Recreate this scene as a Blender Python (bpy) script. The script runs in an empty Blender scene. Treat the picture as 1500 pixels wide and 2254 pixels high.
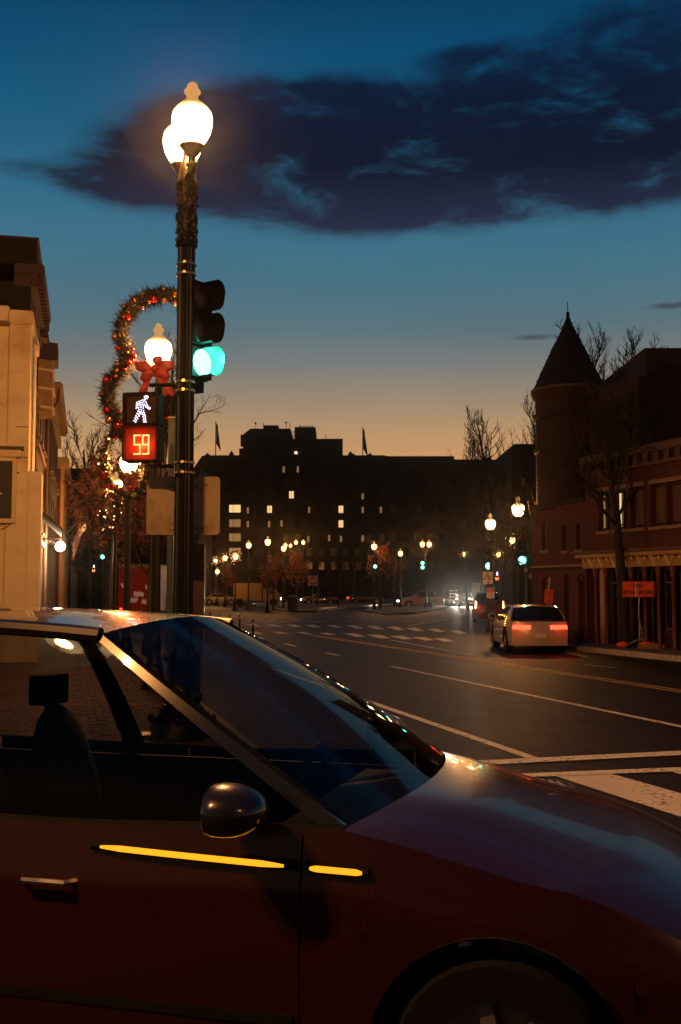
import bpy, bmesh, math, random
from mathutils import Vector, Matrix, noise as mnoise
C = bpy.context.scene.collection
SC = bpy.context.scene
PI = math.pi
R = math.radians

# ------------------------------------------------------------------ camera, sky, exposure
F = 2400.0                      # focal length in photo pixels (photo 1500 x 2254)
EYE = 1.7
PITCH = math.atan(173 / F)
cd = bpy.data.cameras.new('camera'); cam = bpy.data.objects.new('camera', cd); C.objects.link(cam)
cam.location = (0, 0, EYE); cam.rotation_euler = (PI / 2 + PITCH, 0, 0)
cd.sensor_fit = 'VERTICAL'; cd.sensor_height = 36; cd.sensor_width = 24; cd.lens = F / 2254 * 36
cd.clip_start = 0.05; cd.clip_end = 3000
cd.dof.use_dof = False
SC.camera = cam
SC.view_settings.view_transform = 'Standard'; SC.view_settings.look = 'None'
SC.view_settings.gamma = 1.0; SC.view_settings.use_curve_mapping = False
SC.view_settings.exposure = 0.0
cy = SC.cycles
cy.use_denoising = True
try: cy.denoiser = 'OPENIMAGEDENOISE'
except Exception: pass
cy.sample_clamp_indirect = 2.0; cy.sample_clamp_direct = 0
cy.max_bounces = 6; cy.diffuse_bounces = 2; cy.glossy_bounces = 3; cy.transparent_max_bounces = 24
cy.transmission_bounces = 4; cy.volume_bounces = 0
cy.caustics_reflective = False; cy.caustics_refractive = False
cy.use_light_tree = True

W = bpy.data.worlds.new('World'); SC.world = W; W.use_nodes = True

class NT:
    def __init__(s, tree): s.t = tree; s.n = tree.nodes; s.l = tree.links
    def new(s, typ, **k):
        n = s.n.new(typ)
        for a, b in k.items(): setattr(n, a, b)
        return n
    def put(s, sock, v):
        if isinstance(v, bpy.types.NodeSocket): s.l.new(v, sock)
        else: sock.default_value = v
    def math(s, op, a, b=0.0, c=None, clamp=False):
        n = s.new('ShaderNodeMath', operation=op); n.use_clamp = clamp
        s.put(n.inputs[0], a); s.put(n.inputs[1], b)
        if c is not None: s.put(n.inputs[2], c)
        return n.outputs[0]
    def ramp(s, fac, stops, interp='LINEAR'):
        n = s.new('ShaderNodeValToRGB'); cr = n.color_ramp; cr.interpolation = interp
        while len(cr.elements) > 1: cr.elements.remove(cr.elements[-1])
        for i, (p, c) in enumerate(stops):
            e = cr.elements[0] if i == 0 else cr.elements.new(p)
            e.position = p; e.color = (*c, 1) if len(c) == 3 else c
        s.put(n.inputs[0], fac); return n.outputs[0]
    def mix(s, fac, a, b, bt='MIX'):
        n = s.new('ShaderNodeMix', data_type='RGBA', blend_type=bt)
        s.put(n.inputs[0], fac); s.put(n.inputs[6], a if not isinstance(a, tuple) else (*a, 1)); s.put(n.inputs[7], b if not isinstance(b, tuple) else (*b, 1))
        return n.outputs[2]
    def noise(s, vec, scale, detail=3.0, rough=.5, dist=0.0):
        n = s.new('ShaderNodeTexNoise'); n.inputs['Scale'].default_value = scale
        n.inputs['Detail'].default_value = detail; n.inputs['Roughness'].default_value = rough; n.inputs['Distortion'].default_value = dist
        if vec is not None: s.l.new(vec, n.inputs['Vector'])
        return n

def make_world():
    t = NT(W.node_tree); t.n.clear()
    out = t.new('ShaderNodeOutputWorld'); bg = t.new('ShaderNodeBackground'); t.l.new(bg.outputs[0], out.inputs[0])
    tc = t.new('ShaderNodeTexCoord'); sp = t.new('ShaderNodeSeparateXYZ'); t.l.new(tc.outputs['Generated'], sp.inputs[0])
    x, y, z = sp.outputs
    el = t.math('ARCSINE', z); az = t.math('ARCTAN2', x, y)
    # gradient of the afterglow by elevation (radians / 1.6)
    def e(py):
        return math.atan((1300 - py) / F) / 1.6
    stops = [(0.0, (.62, .25, .05)), (e(1120), (.62, .27, .065)), (e(1010), (.63, .325, .135)), (e(950), (.50, .30, .15)), (e(880), (.33, .25, .17)),
             (e(800), (.195, .205, .198)), (e(720), (.105, .175, .205)), (e(620), (.068, .172, .235)), (e(520), (.048, .165, .250)),
             (e(400), (.029, .140, .238)), (e(250), (.011, .106, .210)), (e(80), (.004, .074, .172)), (e(-150), (.0018, .030, .080)), (.50, (.0012, .012, .035)), (1.0, (.0008, .005, .014))]
    g = t.ramp(t.math('DIVIDE', el, 1.6), stops)
    # the afterglow is in front; behind the sky is darker and bluer
    side = t.math('MULTIPLY_ADD', t.math('COSINE', az), .5, .5)
    night = t.ramp(t.math('DIVIDE', el, 1.6), [(0.0, (.010, .010, .016)), (.25, (.003, .007, .016)), (1.0, (.0008, .005, .014))])
    g = t.mix(t.math('POWER', side, .7), night, g)
    # clouds
    cv = t.new('ShaderNodeCombineXYZ')
    t.l.new(az, cv.inputs[0]); t.l.new(t.math('MULTIPLY', el, 2.6), cv.inputs[1])
    n1 = t.noise(cv.outputs[0], 9.0, 8.0, .62, .6); n2 = t.noise(cv.outputs[0], 34.0, 6.0, .65, .5)
    nn = t.math('ADD', t.math('MULTIPLY', t.math('SUBTRACT', n1.outputs[0], .5), 4.2), t.math('MULTIPLY', t.math('SUBTRACT', n2.outputs[0], .5), 1.3))
    blobs = [(800, 330, 430, 100, 1.25), (1060, 330, 560, 110, 1.3), (1350, 235, 360, 100, 1.2), (640, 215, 250, 70, 1.0), (720, 420, 330, 62, 1.15),
             (310, 330, 120, 62, .72), (110, 395, 140, 22, .72), (230, 420, 110, 34, .5), (1130, 425, 220, 45, .9), (1500, 330, 300, 80, 1.0),
             (1060, 95, 140, 24, .6), (1440, 30, 230, 45, .62), (1190, 745, 85, 9, .75), (1520, 692, 90, 10, .85), (1700, 250, 500, 130, 1.2),
             (-250, 380, 150, 30, .6), (1850, 60, 200, 50, .7)]
    field = None
    for (px, py, rx, ry, s) in blobs:
        a0 = math.atan((px - 750) / F); e0 = math.atan((1300 - py) / F); ar = rx / F; er = ry / F * .95
        dx = t.math('DIVIDE', t.math('SUBTRACT', az, a0), ar); dy = t.math('DIVIDE', t.math('SUBTRACT', el, e0), er)
        r2 = t.math('ADD', t.math('MULTIPLY', dx, dx), t.math('MULTIPLY', dy, dy))
        v = t.math('MULTIPLY', t.math('EXPONENT', t.math('MULTIPLY', r2, -0.9)), s)
        field = v if field is None else t.math('ADD', field, v)
    field = t.math('MINIMUM', field, 1.05)
    hi = t.math('MULTIPLY', t.math('SUBTRACT', el, .52), 3.0, clamp=True)      # scattered cloud overhead
    field = t.math('MAXIMUM', field, t.math('MULTIPLY', hi, .75))
    dens = t.math('MULTIPLY', field, t.math('ADD', 1.0, t.math('MULTIPLY', nn, .47)))
    m = t.new('ShaderNodeMapRange'); m.interpolation_type = 'SMOOTHSTEP'; t.put(m.inputs[0], dens); m.inputs[1].default_value = .26; m.inputs[2].default_value = 1.04
    cm = t.math('MULTIPLY', m.outputs[0], .965)
    ccol = t.ramp(t.math('DIVIDE', el, 1.6), [(e(1000), (.06, .045, .05)), (e(740), (.055, .06, .085)), (e(460), (.018, .019, .046)), (e(350), (.0065, .0055, .018)), (e(200), (.0045, .0075, .026)), (e(60), (.004, .016, .050))])
    col = t.mix(cm, g, ccol)
    # fine uneven haze
    n3 = t.noise(cv.outputs[0], 3.0, 3.0); col = t.mix(1.0, col, t.ramp(n3.outputs[0], [(.3, (.92, .92, .92)), (.7, (1.06, 1.06, 1.06))]), 'MULTIPLY')
    t.l.new(col, bg.inputs[0]); bg.inputs[1].default_value = 1.0
    W.cycles.sampling_method = 'MANUAL'; W.cycles.sample_map_resolution = 512
make_world()

# ------------------------------------------------------------------ photo geometry
CP, SP = math.cos(PITCH), math.sin(PITCH)
def ray(px, py):
    a, b = px - 750, 1127 - py
    return Vector((a, F * CP - b * SP, F * SP + b * CP))
def G(px, py, z=0.0):
    d = ray(px, py); k = (z - EYE) / d.z
    return Vector((d.x * k, d.y * k, z))
def P(px, py, Y):
    d = ray(px, py); k = Y / d.y
    return Vector((d.x * k, Y, EYE + d.z * k))

# ------------------------------------------------------------------ object helpers
def tag(o, label=None, cat=None, group=None, kind=None):
    if label: o['label'] = label
    if cat: o['category'] = cat
    if group: o['group'] = group
    if kind: o['kind'] = kind
    return o
def thing(name, label, cat, loc=(0, 0, 0), rz=0, group=None):
    o = bpy.data.objects.new(name, None); C.objects.link(o)
    o.location = loc; o.rotation_euler = (0, 0, rz); o.empty_display_size = .2
    return tag(o, label, cat, group)
def link_mesh(name, me, parent=None, loc=None, rot=None):
    o = bpy.data.objects.new(name, me); C.objects.link(o)
    if parent: o.parent = parent
    if loc is not None: o.location = loc
    if rot is not None: o.rotation_euler = rot
    return o
class MB:
    def __init__(s): s.v = []; s.f = []
    def add(s, vs, fs):
        b = len(s.v); s.v += [tuple(v) for v in vs]; s.f += [tuple(i + b for i in f) for f in fs]; return s
    def box(s, x0, x1, y0, y1, z0, z1, M=None):
        vs = [(x0, y0, z0), (x1, y0, z0), (x1, y1, z0), (x0, y1, z0), (x0, y0, z1), (x1, y0, z1), (x1, y1, z1), (x0, y1, z1)]
        if M is not None: vs = [M @ Vector(v) for v in vs]
        return s.add(vs, [(0, 3, 2, 1), (4, 5, 6, 7), (0, 1, 5, 4), (1, 2, 6, 5), (2, 3, 7, 6), (3, 0, 4, 7)])
    def cbox(s, c, d, M=None):
        return s.box(c[0] - d[0] / 2, c[0] + d[0] / 2, c[1] - d[1] / 2, c[1] + d[1] / 2, c[2] - d[2] / 2, c[2] + d[2] / 2, M)
    def tube(s, pts, rad, n=8, cap=True):
        pts = [Vector(p) for p in pts]; k = len(pts)
        if not hasattr(rad, '__len__'): rad = [rad] * k
        b = len(s.v); up = None
        for i, p in enumerate(pts):
            d = (pts[min(i + 1, k - 1)] - pts[max(i - 1, 0)])
            d = d.normalized() if d.length > 1e-9 else Vector((0, 0, 1))
            if up is None:
                up = Vector((1, 0, 0)) if abs(d.z) > .9 else Vector((0, 0, 1))
            a = d.cross(up)
            if a.length < 1e-4: a = d.orthogonal()
            a.normalize(); c = a.cross(d).normalized(); up = c
            for j in range(n):
                t = 2 * PI * j / n
                s.v.append(tuple(p + (a * math.cos(t) + c * math.sin(t)) * rad[i]))
        for i in range(k - 1):
            for j in range(n):
                j2 = (j + 1) % n
                s.f.append((b + i * n + j, b + (i + 1) * n + j, b + (i + 1) * n + j2, b + i * n + j2))
        if cap:
            s.f.append(tuple(b + j for j in range(n))); s.f.append(tuple(b + (k - 1) * n + j for j in reversed(range(n))))
        return s
    def lathe(s, prof, n=16, c=(0, 0, 0), flute=0, fd=0.0, cap=True):
        b = len(s.v)
        for (r, z) in prof:
            for j in range(n):
                t = 2 * PI * j / n; rr = r * (1 - fd * (1 if (flute and (j % 2)) else 0))
                s.v.append((c[0] + rr * math.cos(t), c[1] + rr * math.sin(t), c[2] + z))
        for i in range(len(prof) - 1):
            for j in range(n):
                j2 = (j + 1) % n
                s.f.append((b + i * n + j, b + i * n + j2, b + (i + 1) * n + j2, b + (i + 1) * n + j))
        if cap: s.f.append(tuple(b + j for j in reversed(range(n)))); s.f.append(tuple(b + (len(prof) - 1) * n + j for j in range(n)))
        return s
    def ball(s, c, r, n=8, m=5, sc=(1, 1, 1), M=None):
        prof = [(math.sin(PI * i / m) * r, -math.cos(PI * i / m) * r) for i in range(m + 1)]
        b = len(s.v)
        for (rr, z) in prof[1:-1]:
            for j in range(n):
                t = 2 * PI * j / n; v = Vector((rr * math.cos(t) * sc[0], rr * math.sin(t) * sc[1], z * sc[2]))
                if M is not None: v = M @ v
                s.v.append(tuple(Vector(c) + v))
        bot = Vector((0, 0, -r * sc[2])); top = Vector((0, 0, r * sc[2]))
        if M is not None: bot = M @ bot; top = M @ top
        s.v.append(tuple(Vector(c) + bot)); s.v.append(tuple(Vector(c) + top)); ib = len(s.v) - 2; it = len(s.v) - 1
        for j in range(n):
            s.f.append((ib, b + (j + 1) % n, b + j)); q = b + (m - 2) * n
            s.f.append((it, q + j, q + (j + 1) % n))
        for i in range(m - 2):
            for j in range(n):
                j2 = (j + 1) % n; s.f.append((b + i * n + j, b + i * n + j2, b + (i + 1) * n + j2, b + (i + 1) * n + j))
        return s
    def grid(s, P_, nu, nv):
        b = len(s.v)
        for i in range(nu + 1):
            for j in range(nv + 1): s.v.append(tuple(P_(i / nu, j / nv)))
        for i in range(nu):
            for j in range(nv):
                a = b + i * (nv + 1) + j; s.f.append((a, a + nv + 1, a + nv + 2, a + 1))
        return s
    def prism(s, poly, z0, z1):
        n = len(poly); b = len(s.v)
        for z in (z0, z1):
            for p in poly: s.v.append((p[0], p[1], z))
        s.f.append(tuple(b + i for i in reversed(range(n)))); s.f.append(tuple(b + n + i for i in range(n)))
        for i in range(n):
            j = (i + 1) % n; s.f.append((b + i, b + j, b + n + j, b + n + i))
        return s
    def xform(s, M, start=0):
        for i in range(start, len(s.v)): s.v[i] = tuple(M @ Vector(s.v[i]))
        return s
    def mesh(s, name, mat, smooth=False, ang=40, bevel=0, fix=False):
        me = bpy.data.meshes.new(name); me.from_pydata(s.v, [], s.f)
        if fix or bevel:
            bm = bmesh.new(); bm.from_mesh(me)
            if fix:
                bmesh.ops.remove_doubles(bm, verts=bm.verts, dist=1e-5)
                bmesh.ops.recalc_face_normals(bm, faces=bm.faces)
            if bevel:
                ed = [e for e in bm.edges if len(e.link_faces) == 2 and e.calc_face_angle(0) > .6]
                bmesh.ops.bevel(bm, geom=ed, offset=bevel, segments=2, affect='EDGES', clamp_overlap=True)
            bm.to_mesh(me); bm.free()
        if mat: me.materials.append(mat)
        if smooth or bevel:
            me.polygons.foreach_set('use_smooth', [True] * len(me.polygons))
            try: me.set_sharp_from_angle(angle=R(ang))
            except Exception: pass
        me.update(); return me
    def build(s, name, mat, parent=None, loc=None, rot=None, **k):
        return link_mesh(name, s.mesh(name, mat, **k), parent, loc, rot)
def struct(o): o['kind'] = 'structure'; return o
def stuff(o): o['kind'] = 'stuff'; return o
def dup(root, loc=None, rz=None, label=None, group=None):
    def cp(o, par):
        c = o.copy(); C.objects.link(c)
        if par: c.parent = par
        for ch in list(kids.get(o.name, [])): cp(ch, c)
        return c
    kids = {}
    for o in bpy.data.objects:
        if o.parent: kids.setdefault(o.parent.name, []).append(o)
    r = cp(root, None)
    if loc is not None: r.location = loc
    if rz is not None: r.rotation_euler = (r.rotation_euler[0], r.rotation_euler[1], rz)
    if label: r['label'] = label
    if group: r['group'] = group
    return r

def text_mesh(s, size, mat, name='lettering', parent=None, loc=(0, 0, 0), rot=(PI / 2, 0, 0), align='CENTER', extrude=.003, sx=1.0, bold=0.0):
    cu = bpy.data.curves.new('lettering', 'FONT'); cu.body = s; cu.size = size; cu.align_x = align; cu.align_y = 'CENTER'
    cu.extrude = extrude; cu.offset = bold; cu.resolution_u = 3; cu.space_line = .95
    o = bpy.data.objects.new('lettering_source', cu); C.objects.link(o)
    dg = bpy.context.evaluated_depsgraph_get(); me = bpy.data.meshes.new_from_object(o.evaluated_get(dg)); me.name = name
    bpy.data.objects.remove(o); me.transform(Matrix.Diagonal((sx, 1, 1, 1))); me.materials.clear(); me.materials.append(mat)
    return link_mesh(name, me, parent, loc, rot)

# ------------------------------------------------------------------ materials
def pbr(name, col, rough=.6, metal=0.0, var=.25, scale=6.0, bump=0.0, bscale=60.0, spec=.5, coat=0.0, coords='Object', stain=None, rvar=.12):
    m = bpy.data.materials.new(name); m.use_nodes = True; t = NT(m.node_tree); b = t.n['Principled BSDF']
    tc = t.new('ShaderNodeTexCoord'); v = tc.outputs[coords]
    n = t.noise(v, scale, 5.0, .6)
    d = tuple(c * (1 - var) for c in col); l = tuple(min(1, c * (1 + var)) for c in col)
    cc = t.ramp(n.outputs[0], [(.3, d), (.7, l)])
    if stain:
        n4 = t.noise(v, scale * .3, 6.0, .65, .5); cc = t.mix(t.ramp(n4.outputs[0], [(.5, (0, 0, 0)), (.62, (1, 1, 1))]), cc, stain)
    t.l.new(cc, b.inputs['Base Color'])
    r = t.new('ShaderNodeMapRange'); t.l.new(n.outputs[0], r.inputs[0]); r.inputs[3].default_value = max(.02, rough - rvar); r.inputs[4].default_value = min(1, rough + rvar)
    t.l.new(r.outputs[0], b.inputs['Roughness'])
    b.inputs['Metallic'].default_value = metal; b.inputs['Specular IOR Level'].default_value = spec
    if coat: b.inputs['Coat Weight'].default_value = coat; b.inputs['Coat Roughness'].default_value = .04
    if bump:
        n2 = t.noise(v, bscale, 4.0, .6); bp = t.new('ShaderNodeBump'); bp.inputs['Strength'].default_value = bump; bp.inputs['Distance'].default_value = .01
        t.l.new(n2.outputs[0], bp.inputs['Height']); t.l.new(bp.outputs[0], b.inputs['Normal'])
    return m
def brickmat(name, c1, c2, mort, scale=1.0, bw=.21, rh=.072, rough=.85):
    m = bpy.data.materials.new(name); m.use_nodes = True; t = NT(m.node_tree); b = t.n['Principled BSDF']
    tc = t.new('ShaderNodeTexCoord'); sp = t.new('ShaderNodeSeparateXYZ'); t.l.new(tc.outputs['Object'], sp.inputs[0])
    u = t.math('ADD', sp.outputs[0], sp.outputs[1]); cb = t.new('ShaderNodeCombineXYZ'); t.l.new(u, cb.inputs[0]); t.l.new(sp.outputs[2], cb.inputs[1])
    br = t.new('ShaderNodeTexBrick'); t.l.new(cb.outputs[0], br.inputs['Vector']); br.inputs['Scale'].default_value = scale
    br.inputs['Brick Width'].default_value = bw; br.inputs['Row Height'].default_value = rh; br.inputs['Mortar Size'].default_value = .007
    br.inputs['Color1'].default_value = (*c1, 1); br.inputs['Color2'].default_value = (*c2, 1); br.inputs['Mortar'].default_value = (*mort, 1)
    n = t.noise(tc.outputs['Object'], 1.3, 5.0, .6)
    cc = t.mix(1.0, br.outputs['Color'], t.ramp(n.outputs[0], [(.3, (.55, .55, .55)), (.7, (1.25, 1.2, 1.15))]), 'MULTIPLY')
    t.l.new(cc, b.inputs['Base Color']); b.inputs['Roughness'].default_value = rough
    bp = t.new('ShaderNodeBump'); bp.invert = True; bp.inputs['Strength'].default_value = .6; bp.inputs['Distance'].default_value = .01
    t.l.new(br.outputs['Fac'], bp.inputs['Height']); t.l.new(bp.outputs[0], b.inputs['Normal'])
    return m
def glow(name, col, strength, through=0.0, samp='NONE', rough=None):
    m = bpy.data.materials.new(name); m.use_nodes = True; t = NT(m.node_tree); t.n.clear()
    out = t.new('ShaderNodeOutputMaterial'); e = t.new('ShaderNodeEmission'); e.inputs[0].default_value = (*col, 1); e.inputs[1].default_value = strength
    last = e.outputs[0]
    if through:
        tr = t.new('ShaderNodeBsdfTransparent'); tr.inputs[0].default_value = (through, through, through, 1)
        a = t.new('ShaderNodeAddShader'); t.l.new(e.outputs[0], a.inputs[0]); t.l.new(tr.outputs[0], a.inputs[1]); last = a.outputs[0]
    t.l.new(last, out.inputs[0])
    m.cycles.emission_sampling = samp
    return m
def glassmat(name, tint=(.6, .6, .6), refl=1.0, rough=.02, ior=1.5):
    m = bpy.data.materials.new(name); m.use_nodes = True; t = NT(m.node_tree); t.n.clear()
    out = t.new('ShaderNodeOutputMaterial'); tr = t.new('ShaderNodeBsdfTransparent'); tr.inputs[0].default_value = (*tint, 1)
    gl = t.new('ShaderNodeBsdfGlossy'); gl.inputs['Roughness'].default_value = rough; gl.inputs[0].default_value = (refl, refl, refl, 1)
    fr = t.new('ShaderNodeFresnel'); fr.inputs[0].default_value = ior; mx = t.new('ShaderNodeMixShader')
    t.l.new(fr.outputs[0], mx.inputs[0]); t.l.new(tr.outputs[0], mx.inputs[1]); t.l.new(gl.outputs[0], mx.inputs[2]); t.l.new(mx.outputs[0], out.inputs[0])
    return m

LC = (1.0, .40, .10)           # colour of the street lamps' light
M = {}
M['iron'] = pbr('black painted cast iron', (.006, .0045, .004), .42, 0, .3, 12, .25, 90, spec=.35)
M['iron2'] = pbr('black housing', (.004, .003, .003), .65, 0, .25, 8, .1, 60, spec=.2)
M['steel'] = pbr('galvanised steel', (.30, .29, .27), .45, .7, .2, 10)
M['band'] = pbr('steel band', (.55, .45, .30), .28, 1.0, .15, 20)
M['signback'] = pbr('bare aluminium sign back', (.56, .42, .24), .7, .0, .10, 5, .1, 40, stain=(.34, .26, .16))
M['greenpole'] = pbr('green painted post', (.03, .07, .055), .4)
def asphalt():
    m = bpy.data.materials.new('asphalt'); m.use_nodes = True; t = NT(m.node_tree); b = t.n['Principled BSDF']
    tc = t.new('ShaderNodeTexCoord'); v = tc.outputs['Object']
    a = t.noise(v, .35, 6.0, .6, .4); g = t.noise(v, 90.0, 3.0, .7); s = t.noise(v, 2.2, 6.0, .7, 1.0)
    c = t.ramp(a.outputs[0], [(.3, (.009, .0036, .0028)), (.7, (.018, .0075, .0058))])
    c = t.mix(1.0, c, t.ramp(g.outputs[0], [(.3, (.6, .6, .6)), (.7, (1.4, 1.4, 1.4))]), 'MULTIPLY')
    c = t.mix(t.ramp(s.outputs[0], [(.54, (0, 0, 0)), (.66, (.85, .85, .85))]), c, (.012, .011, .011))
    vo = t.new('ShaderNodeTexVoronoi'); vo.feature = 'DISTANCE_TO_EDGE'; vo.inputs['Scale'].default_value = .45
    wv = t.new('ShaderNodeVectorMath', operation='ADD'); sc2 = t.new('ShaderNodeVectorMath', operation='SCALE'); sc2.inputs[3].default_value = .5
    t.l.new(s.outputs['Color'], sc2.inputs[0]); t.l.new(v, wv.inputs[0]); t.l.new(sc2.outputs[0], wv.inputs[1]); t.l.new(wv.outputs[0], vo.inputs['Vector'])
    c = t.mix(t.ramp(vo.outputs[0], [(.0, (.85, .85, .85)), (.012, (0, 0, 0))]), c, (.004, .003, .003))
    pt = t.new('ShaderNodeTexVoronoi'); pt.inputs['Scale'].default_value = .16; t.l.new(v, pt.inputs['Vector'])
    c = t.mix(1.0, c, t.ramp(pt.outputs['Color'], [(.2, (.66, .66, .66)), (.8, (1.15, 1.15, 1.15))]), 'MULTIPLY')
    t.l.new(c, b.inputs['Base Color'])
    r = t.new('ShaderNodeMapRange'); t.l.new(s.outputs[0], r.inputs[0]); r.inputs[3].default_value = .46; r.inputs[4].default_value = .70; t.l.new(r.outputs[0], b.inputs['Roughness']); b.inputs['Specular IOR Level'].default_value = .16
    bp = t.new('ShaderNodeBump'); bp.inputs['Strength'].default_value = .35; bp.inputs['Distance'].default_value = .006; t.l.new(g.outputs[0], bp.inputs['Height']); t.l.new(bp.outputs[0], b.inputs['Normal'])
    return m
M['asphalt'] = asphalt()
def paint(name, col):
    m = bpy.data.materials.new(name); m.use_nodes = True; t = NT(m.node_tree); b = t.n['Principled BSDF']; out = [n for n in t.n if n.type == 'OUTPUT_MATERIAL'][0]
    tc = t.new('ShaderNodeTexCoord'); v = tc.outputs['Object']; a = t.noise(v, 14.0, 8.0, .75, .3); g = t.noise(v, 1.5, 4.0)
    t.l.new(t.ramp(g.outputs[0], [(.3, tuple(c * .7 for c in col)), (.7, col)]), b.inputs['Base Color']); b.inputs['Roughness'].default_value = .6
    tr = t.new('ShaderNodeBsdfTransparent'); mx = t.new('ShaderNodeMixShader')
    w = t.math('ADD', a.outputs[0], t.math('MULTIPLY', g.outputs[0], .35))
    t.l.new(t.ramp(w, [(.72, (0, 0, 0)), (.80, (1, 1, 1))]), mx.inputs[0]); t.l.new(b.outputs[0], mx.inputs[1]); t.l.new(tr.outputs[0], mx.inputs[2]); t.l.new(mx.outputs[0], out.inputs[0])
    return m
M['white_paint'] = paint('worn white road paint', (.62, .58, .52))
M['yellow_paint'] = paint('worn yellow road paint', (.60, .38, .06))
M['kerb'] = pbr('granite kerb', (.34, .31, .27), .8, 0, .3, 9, .4, 50)
M['kerb_white'] = pbr('white for lit kerbs and rails', (.75, .72, .66), .7, 0, .2, 12)  # lit kerb strips: light put into a whiter colour; rails simply white
M['paving'] = pbr('concrete pavement', (.14, .12, .105), .85, 0, .25, 2.5, .3, 60)
M['soil'] = pbr('dark planted ground', (.03, .026, .02), .95, 0, .4, 3, .5, 20)
M['sidebrick'] = pbr('pavement brick', (.12, .052, .035), .75, 0, .45, 3.1, .3, 80)
M['joint'] = pbr('sandy joint', (.04, .032, .025), .95)
def globe_glass():
    m = glow('lit globe glass', (1, 1, 1), 1.0, .80); t = NT(m.node_tree); e = [n for n in t.n if n.type == 'EMISSION'][0]
    tc = t.new('ShaderNodeTexCoord'); sp = t.new('ShaderNodeSeparateXYZ'); t.l.new(tc.outputs['Generated'], sp.inputs[0])
    t.l.new(t.ramp(sp.outputs[2], [(0.0, (1.0, .55, .17)), (.25, (1.0, .72, .36)), (.75, (1.0, .70, .34)), (1.0, (1.0, .48, .13))]), e.inputs[0])
    s = t.ramp(sp.outputs[2], [(0.0, (.25,) * 3), (.3, (1,) * 3), (.70, (.9,) * 3), (.93, (.16,) * 3), (1.0, (.10,) * 3)]); t.l.new(t.math('MULTIPLY', s, 7.0), e.inputs[1]); return m
M['globe'] = globe_glass()
M['finial'] = glow('frosted globe neck', (1.0, .52, .17), .55, .0)
M['bark'] = pbr('dark bark', (.018, .013, .010), .9, 0, .35, 12, .5, 60)
M['twig'] = pbr('bare twigs', (.018, .012, .009), .9, 0, .3, 8)
M['leaf_red'] = pbr('brown oak leaves', (.16, .045, .022), .8, 0, .6, 2.0)
M['needle'] = pbr('evergreen garland', (.009, .008, .005), .8, 0, .5, 25)
M['ribbon'] = pbr('red ribbon', (.22, .014, .008), .6, 0, .25, 8)
M['orn_red'] = pbr('red glass bauble', (.50, .015, .012), .15, .6, .1, 3)
M['orn_gold'] = pbr('gold bauble', (.50, .24, .07), .22, .8, .1, 3)
M['orn_green'] = pbr('lime bauble', (.35, .40, .06), .2, .5, .1, 3)
M['fairy'] = glow('small warm light', (1.0, .50, .16), 3.0)
M['green_lens'] = glow('green signal lens', (.20, 1.0, .74), 4.2)
M['dead_lens'] = pbr('unlit signal lens', (.03, .012, .01), .25)
M['ped_white'] = glow('white signal diodes', (.80, .74, 1.0), 3.0)
M['ped_red'] = glow('red signal diodes', (1.0, .16, .03), 6.5)
M['ped_core'] = glow('orange core of the diodes', (1.0, .36, .10), 2.5)
M['sign_white'] = pbr('white sign sheet', (.62, .60, .54), .45)
M['sign_red'] = pbr('red sign sheet', (.50, .03, .02), .45)
M['sign_orange'] = pbr('orange roadwork sheet', (.85, .11, .035), .5, 0, .12)
M['ink'] = pbr('black sign ink', (.01, .01, .01), .6)
M['dark_glass'] = pbr('dark window glass', (.008, .009, .012), .08, 0, .2, .8, 0, 10, .5)
M['cream'] = pbr('cream painted render', (.74, .60, .36), .85, 0, .08, 1.6, .45, 30, stain=(.55, .40, .22))
M['creamtrim'] = pbr('cream wood trim', (.62, .48, .24), .6, 0, .12, 4)
M['brownpaint'] = pbr('dark brown painted wood', (.05, .026, .018), .6)
M['brownwall'] = pbr('dark brown render', (.020, .010, .008), .9, 0, .3, 2)
M['taupe'] = pbr('taupe painted brick', (.09, .052, .036), .85, 0, .2, 2, .3, 30)
M['tan'] = pbr('tan painted timber', (.28, .17, .07), .65, 0, .2, 5)
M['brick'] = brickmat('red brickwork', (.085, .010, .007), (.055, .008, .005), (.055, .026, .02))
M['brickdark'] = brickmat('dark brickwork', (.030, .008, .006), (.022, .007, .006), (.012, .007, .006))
M['slate'] = pbr('roof slate', (.012, .009, .009), .8, 0, .35, 5)
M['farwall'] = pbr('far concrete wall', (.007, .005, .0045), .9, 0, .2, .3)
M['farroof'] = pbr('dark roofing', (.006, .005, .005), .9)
M['litwin'] = glow('lit room', (1.0, .60, .24), 1.1)
M['litdim'] = glow('dimly lit room', (1.0, .50, .18), .28)
M['stone'] = pbr('pale stone trim', (.20, .12, .08), .8, 0, .2, 4)
M['rubber'] = pbr('tyre rubber', (.005, .005, .005), .85, spec=.2)
M['chrome'] = pbr('bright metal trim', (.5, .5, .5), .2, 1.0, .1)
M['headlight'] = glow('lit headlamp', (1.0, .86, .66), 22.0)
M['taillight'] = glow('lit tail lamp', (1.0, .05, .02), 5.0)
M['tailcore'] = glow('bright tail lamp core', (1.0, .42, .26), 5.0)
M['amber'] = glow('glowing amber streak', (1.0, .30, .012), 1.9)
M['globe_far'] = glow('lit globe glass far off', (1.0, .50, .15), 3.2, .80)
M['carglass'] = glassmat('car window glass', (.5, .5, .5), .55, .02, 1.4)
M['farcarglass'] = pbr('dark car glass', (.01, .01, .012), .06)
M['winglass'] = glassmat('shop window glass', (.5, .5, .5))
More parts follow.
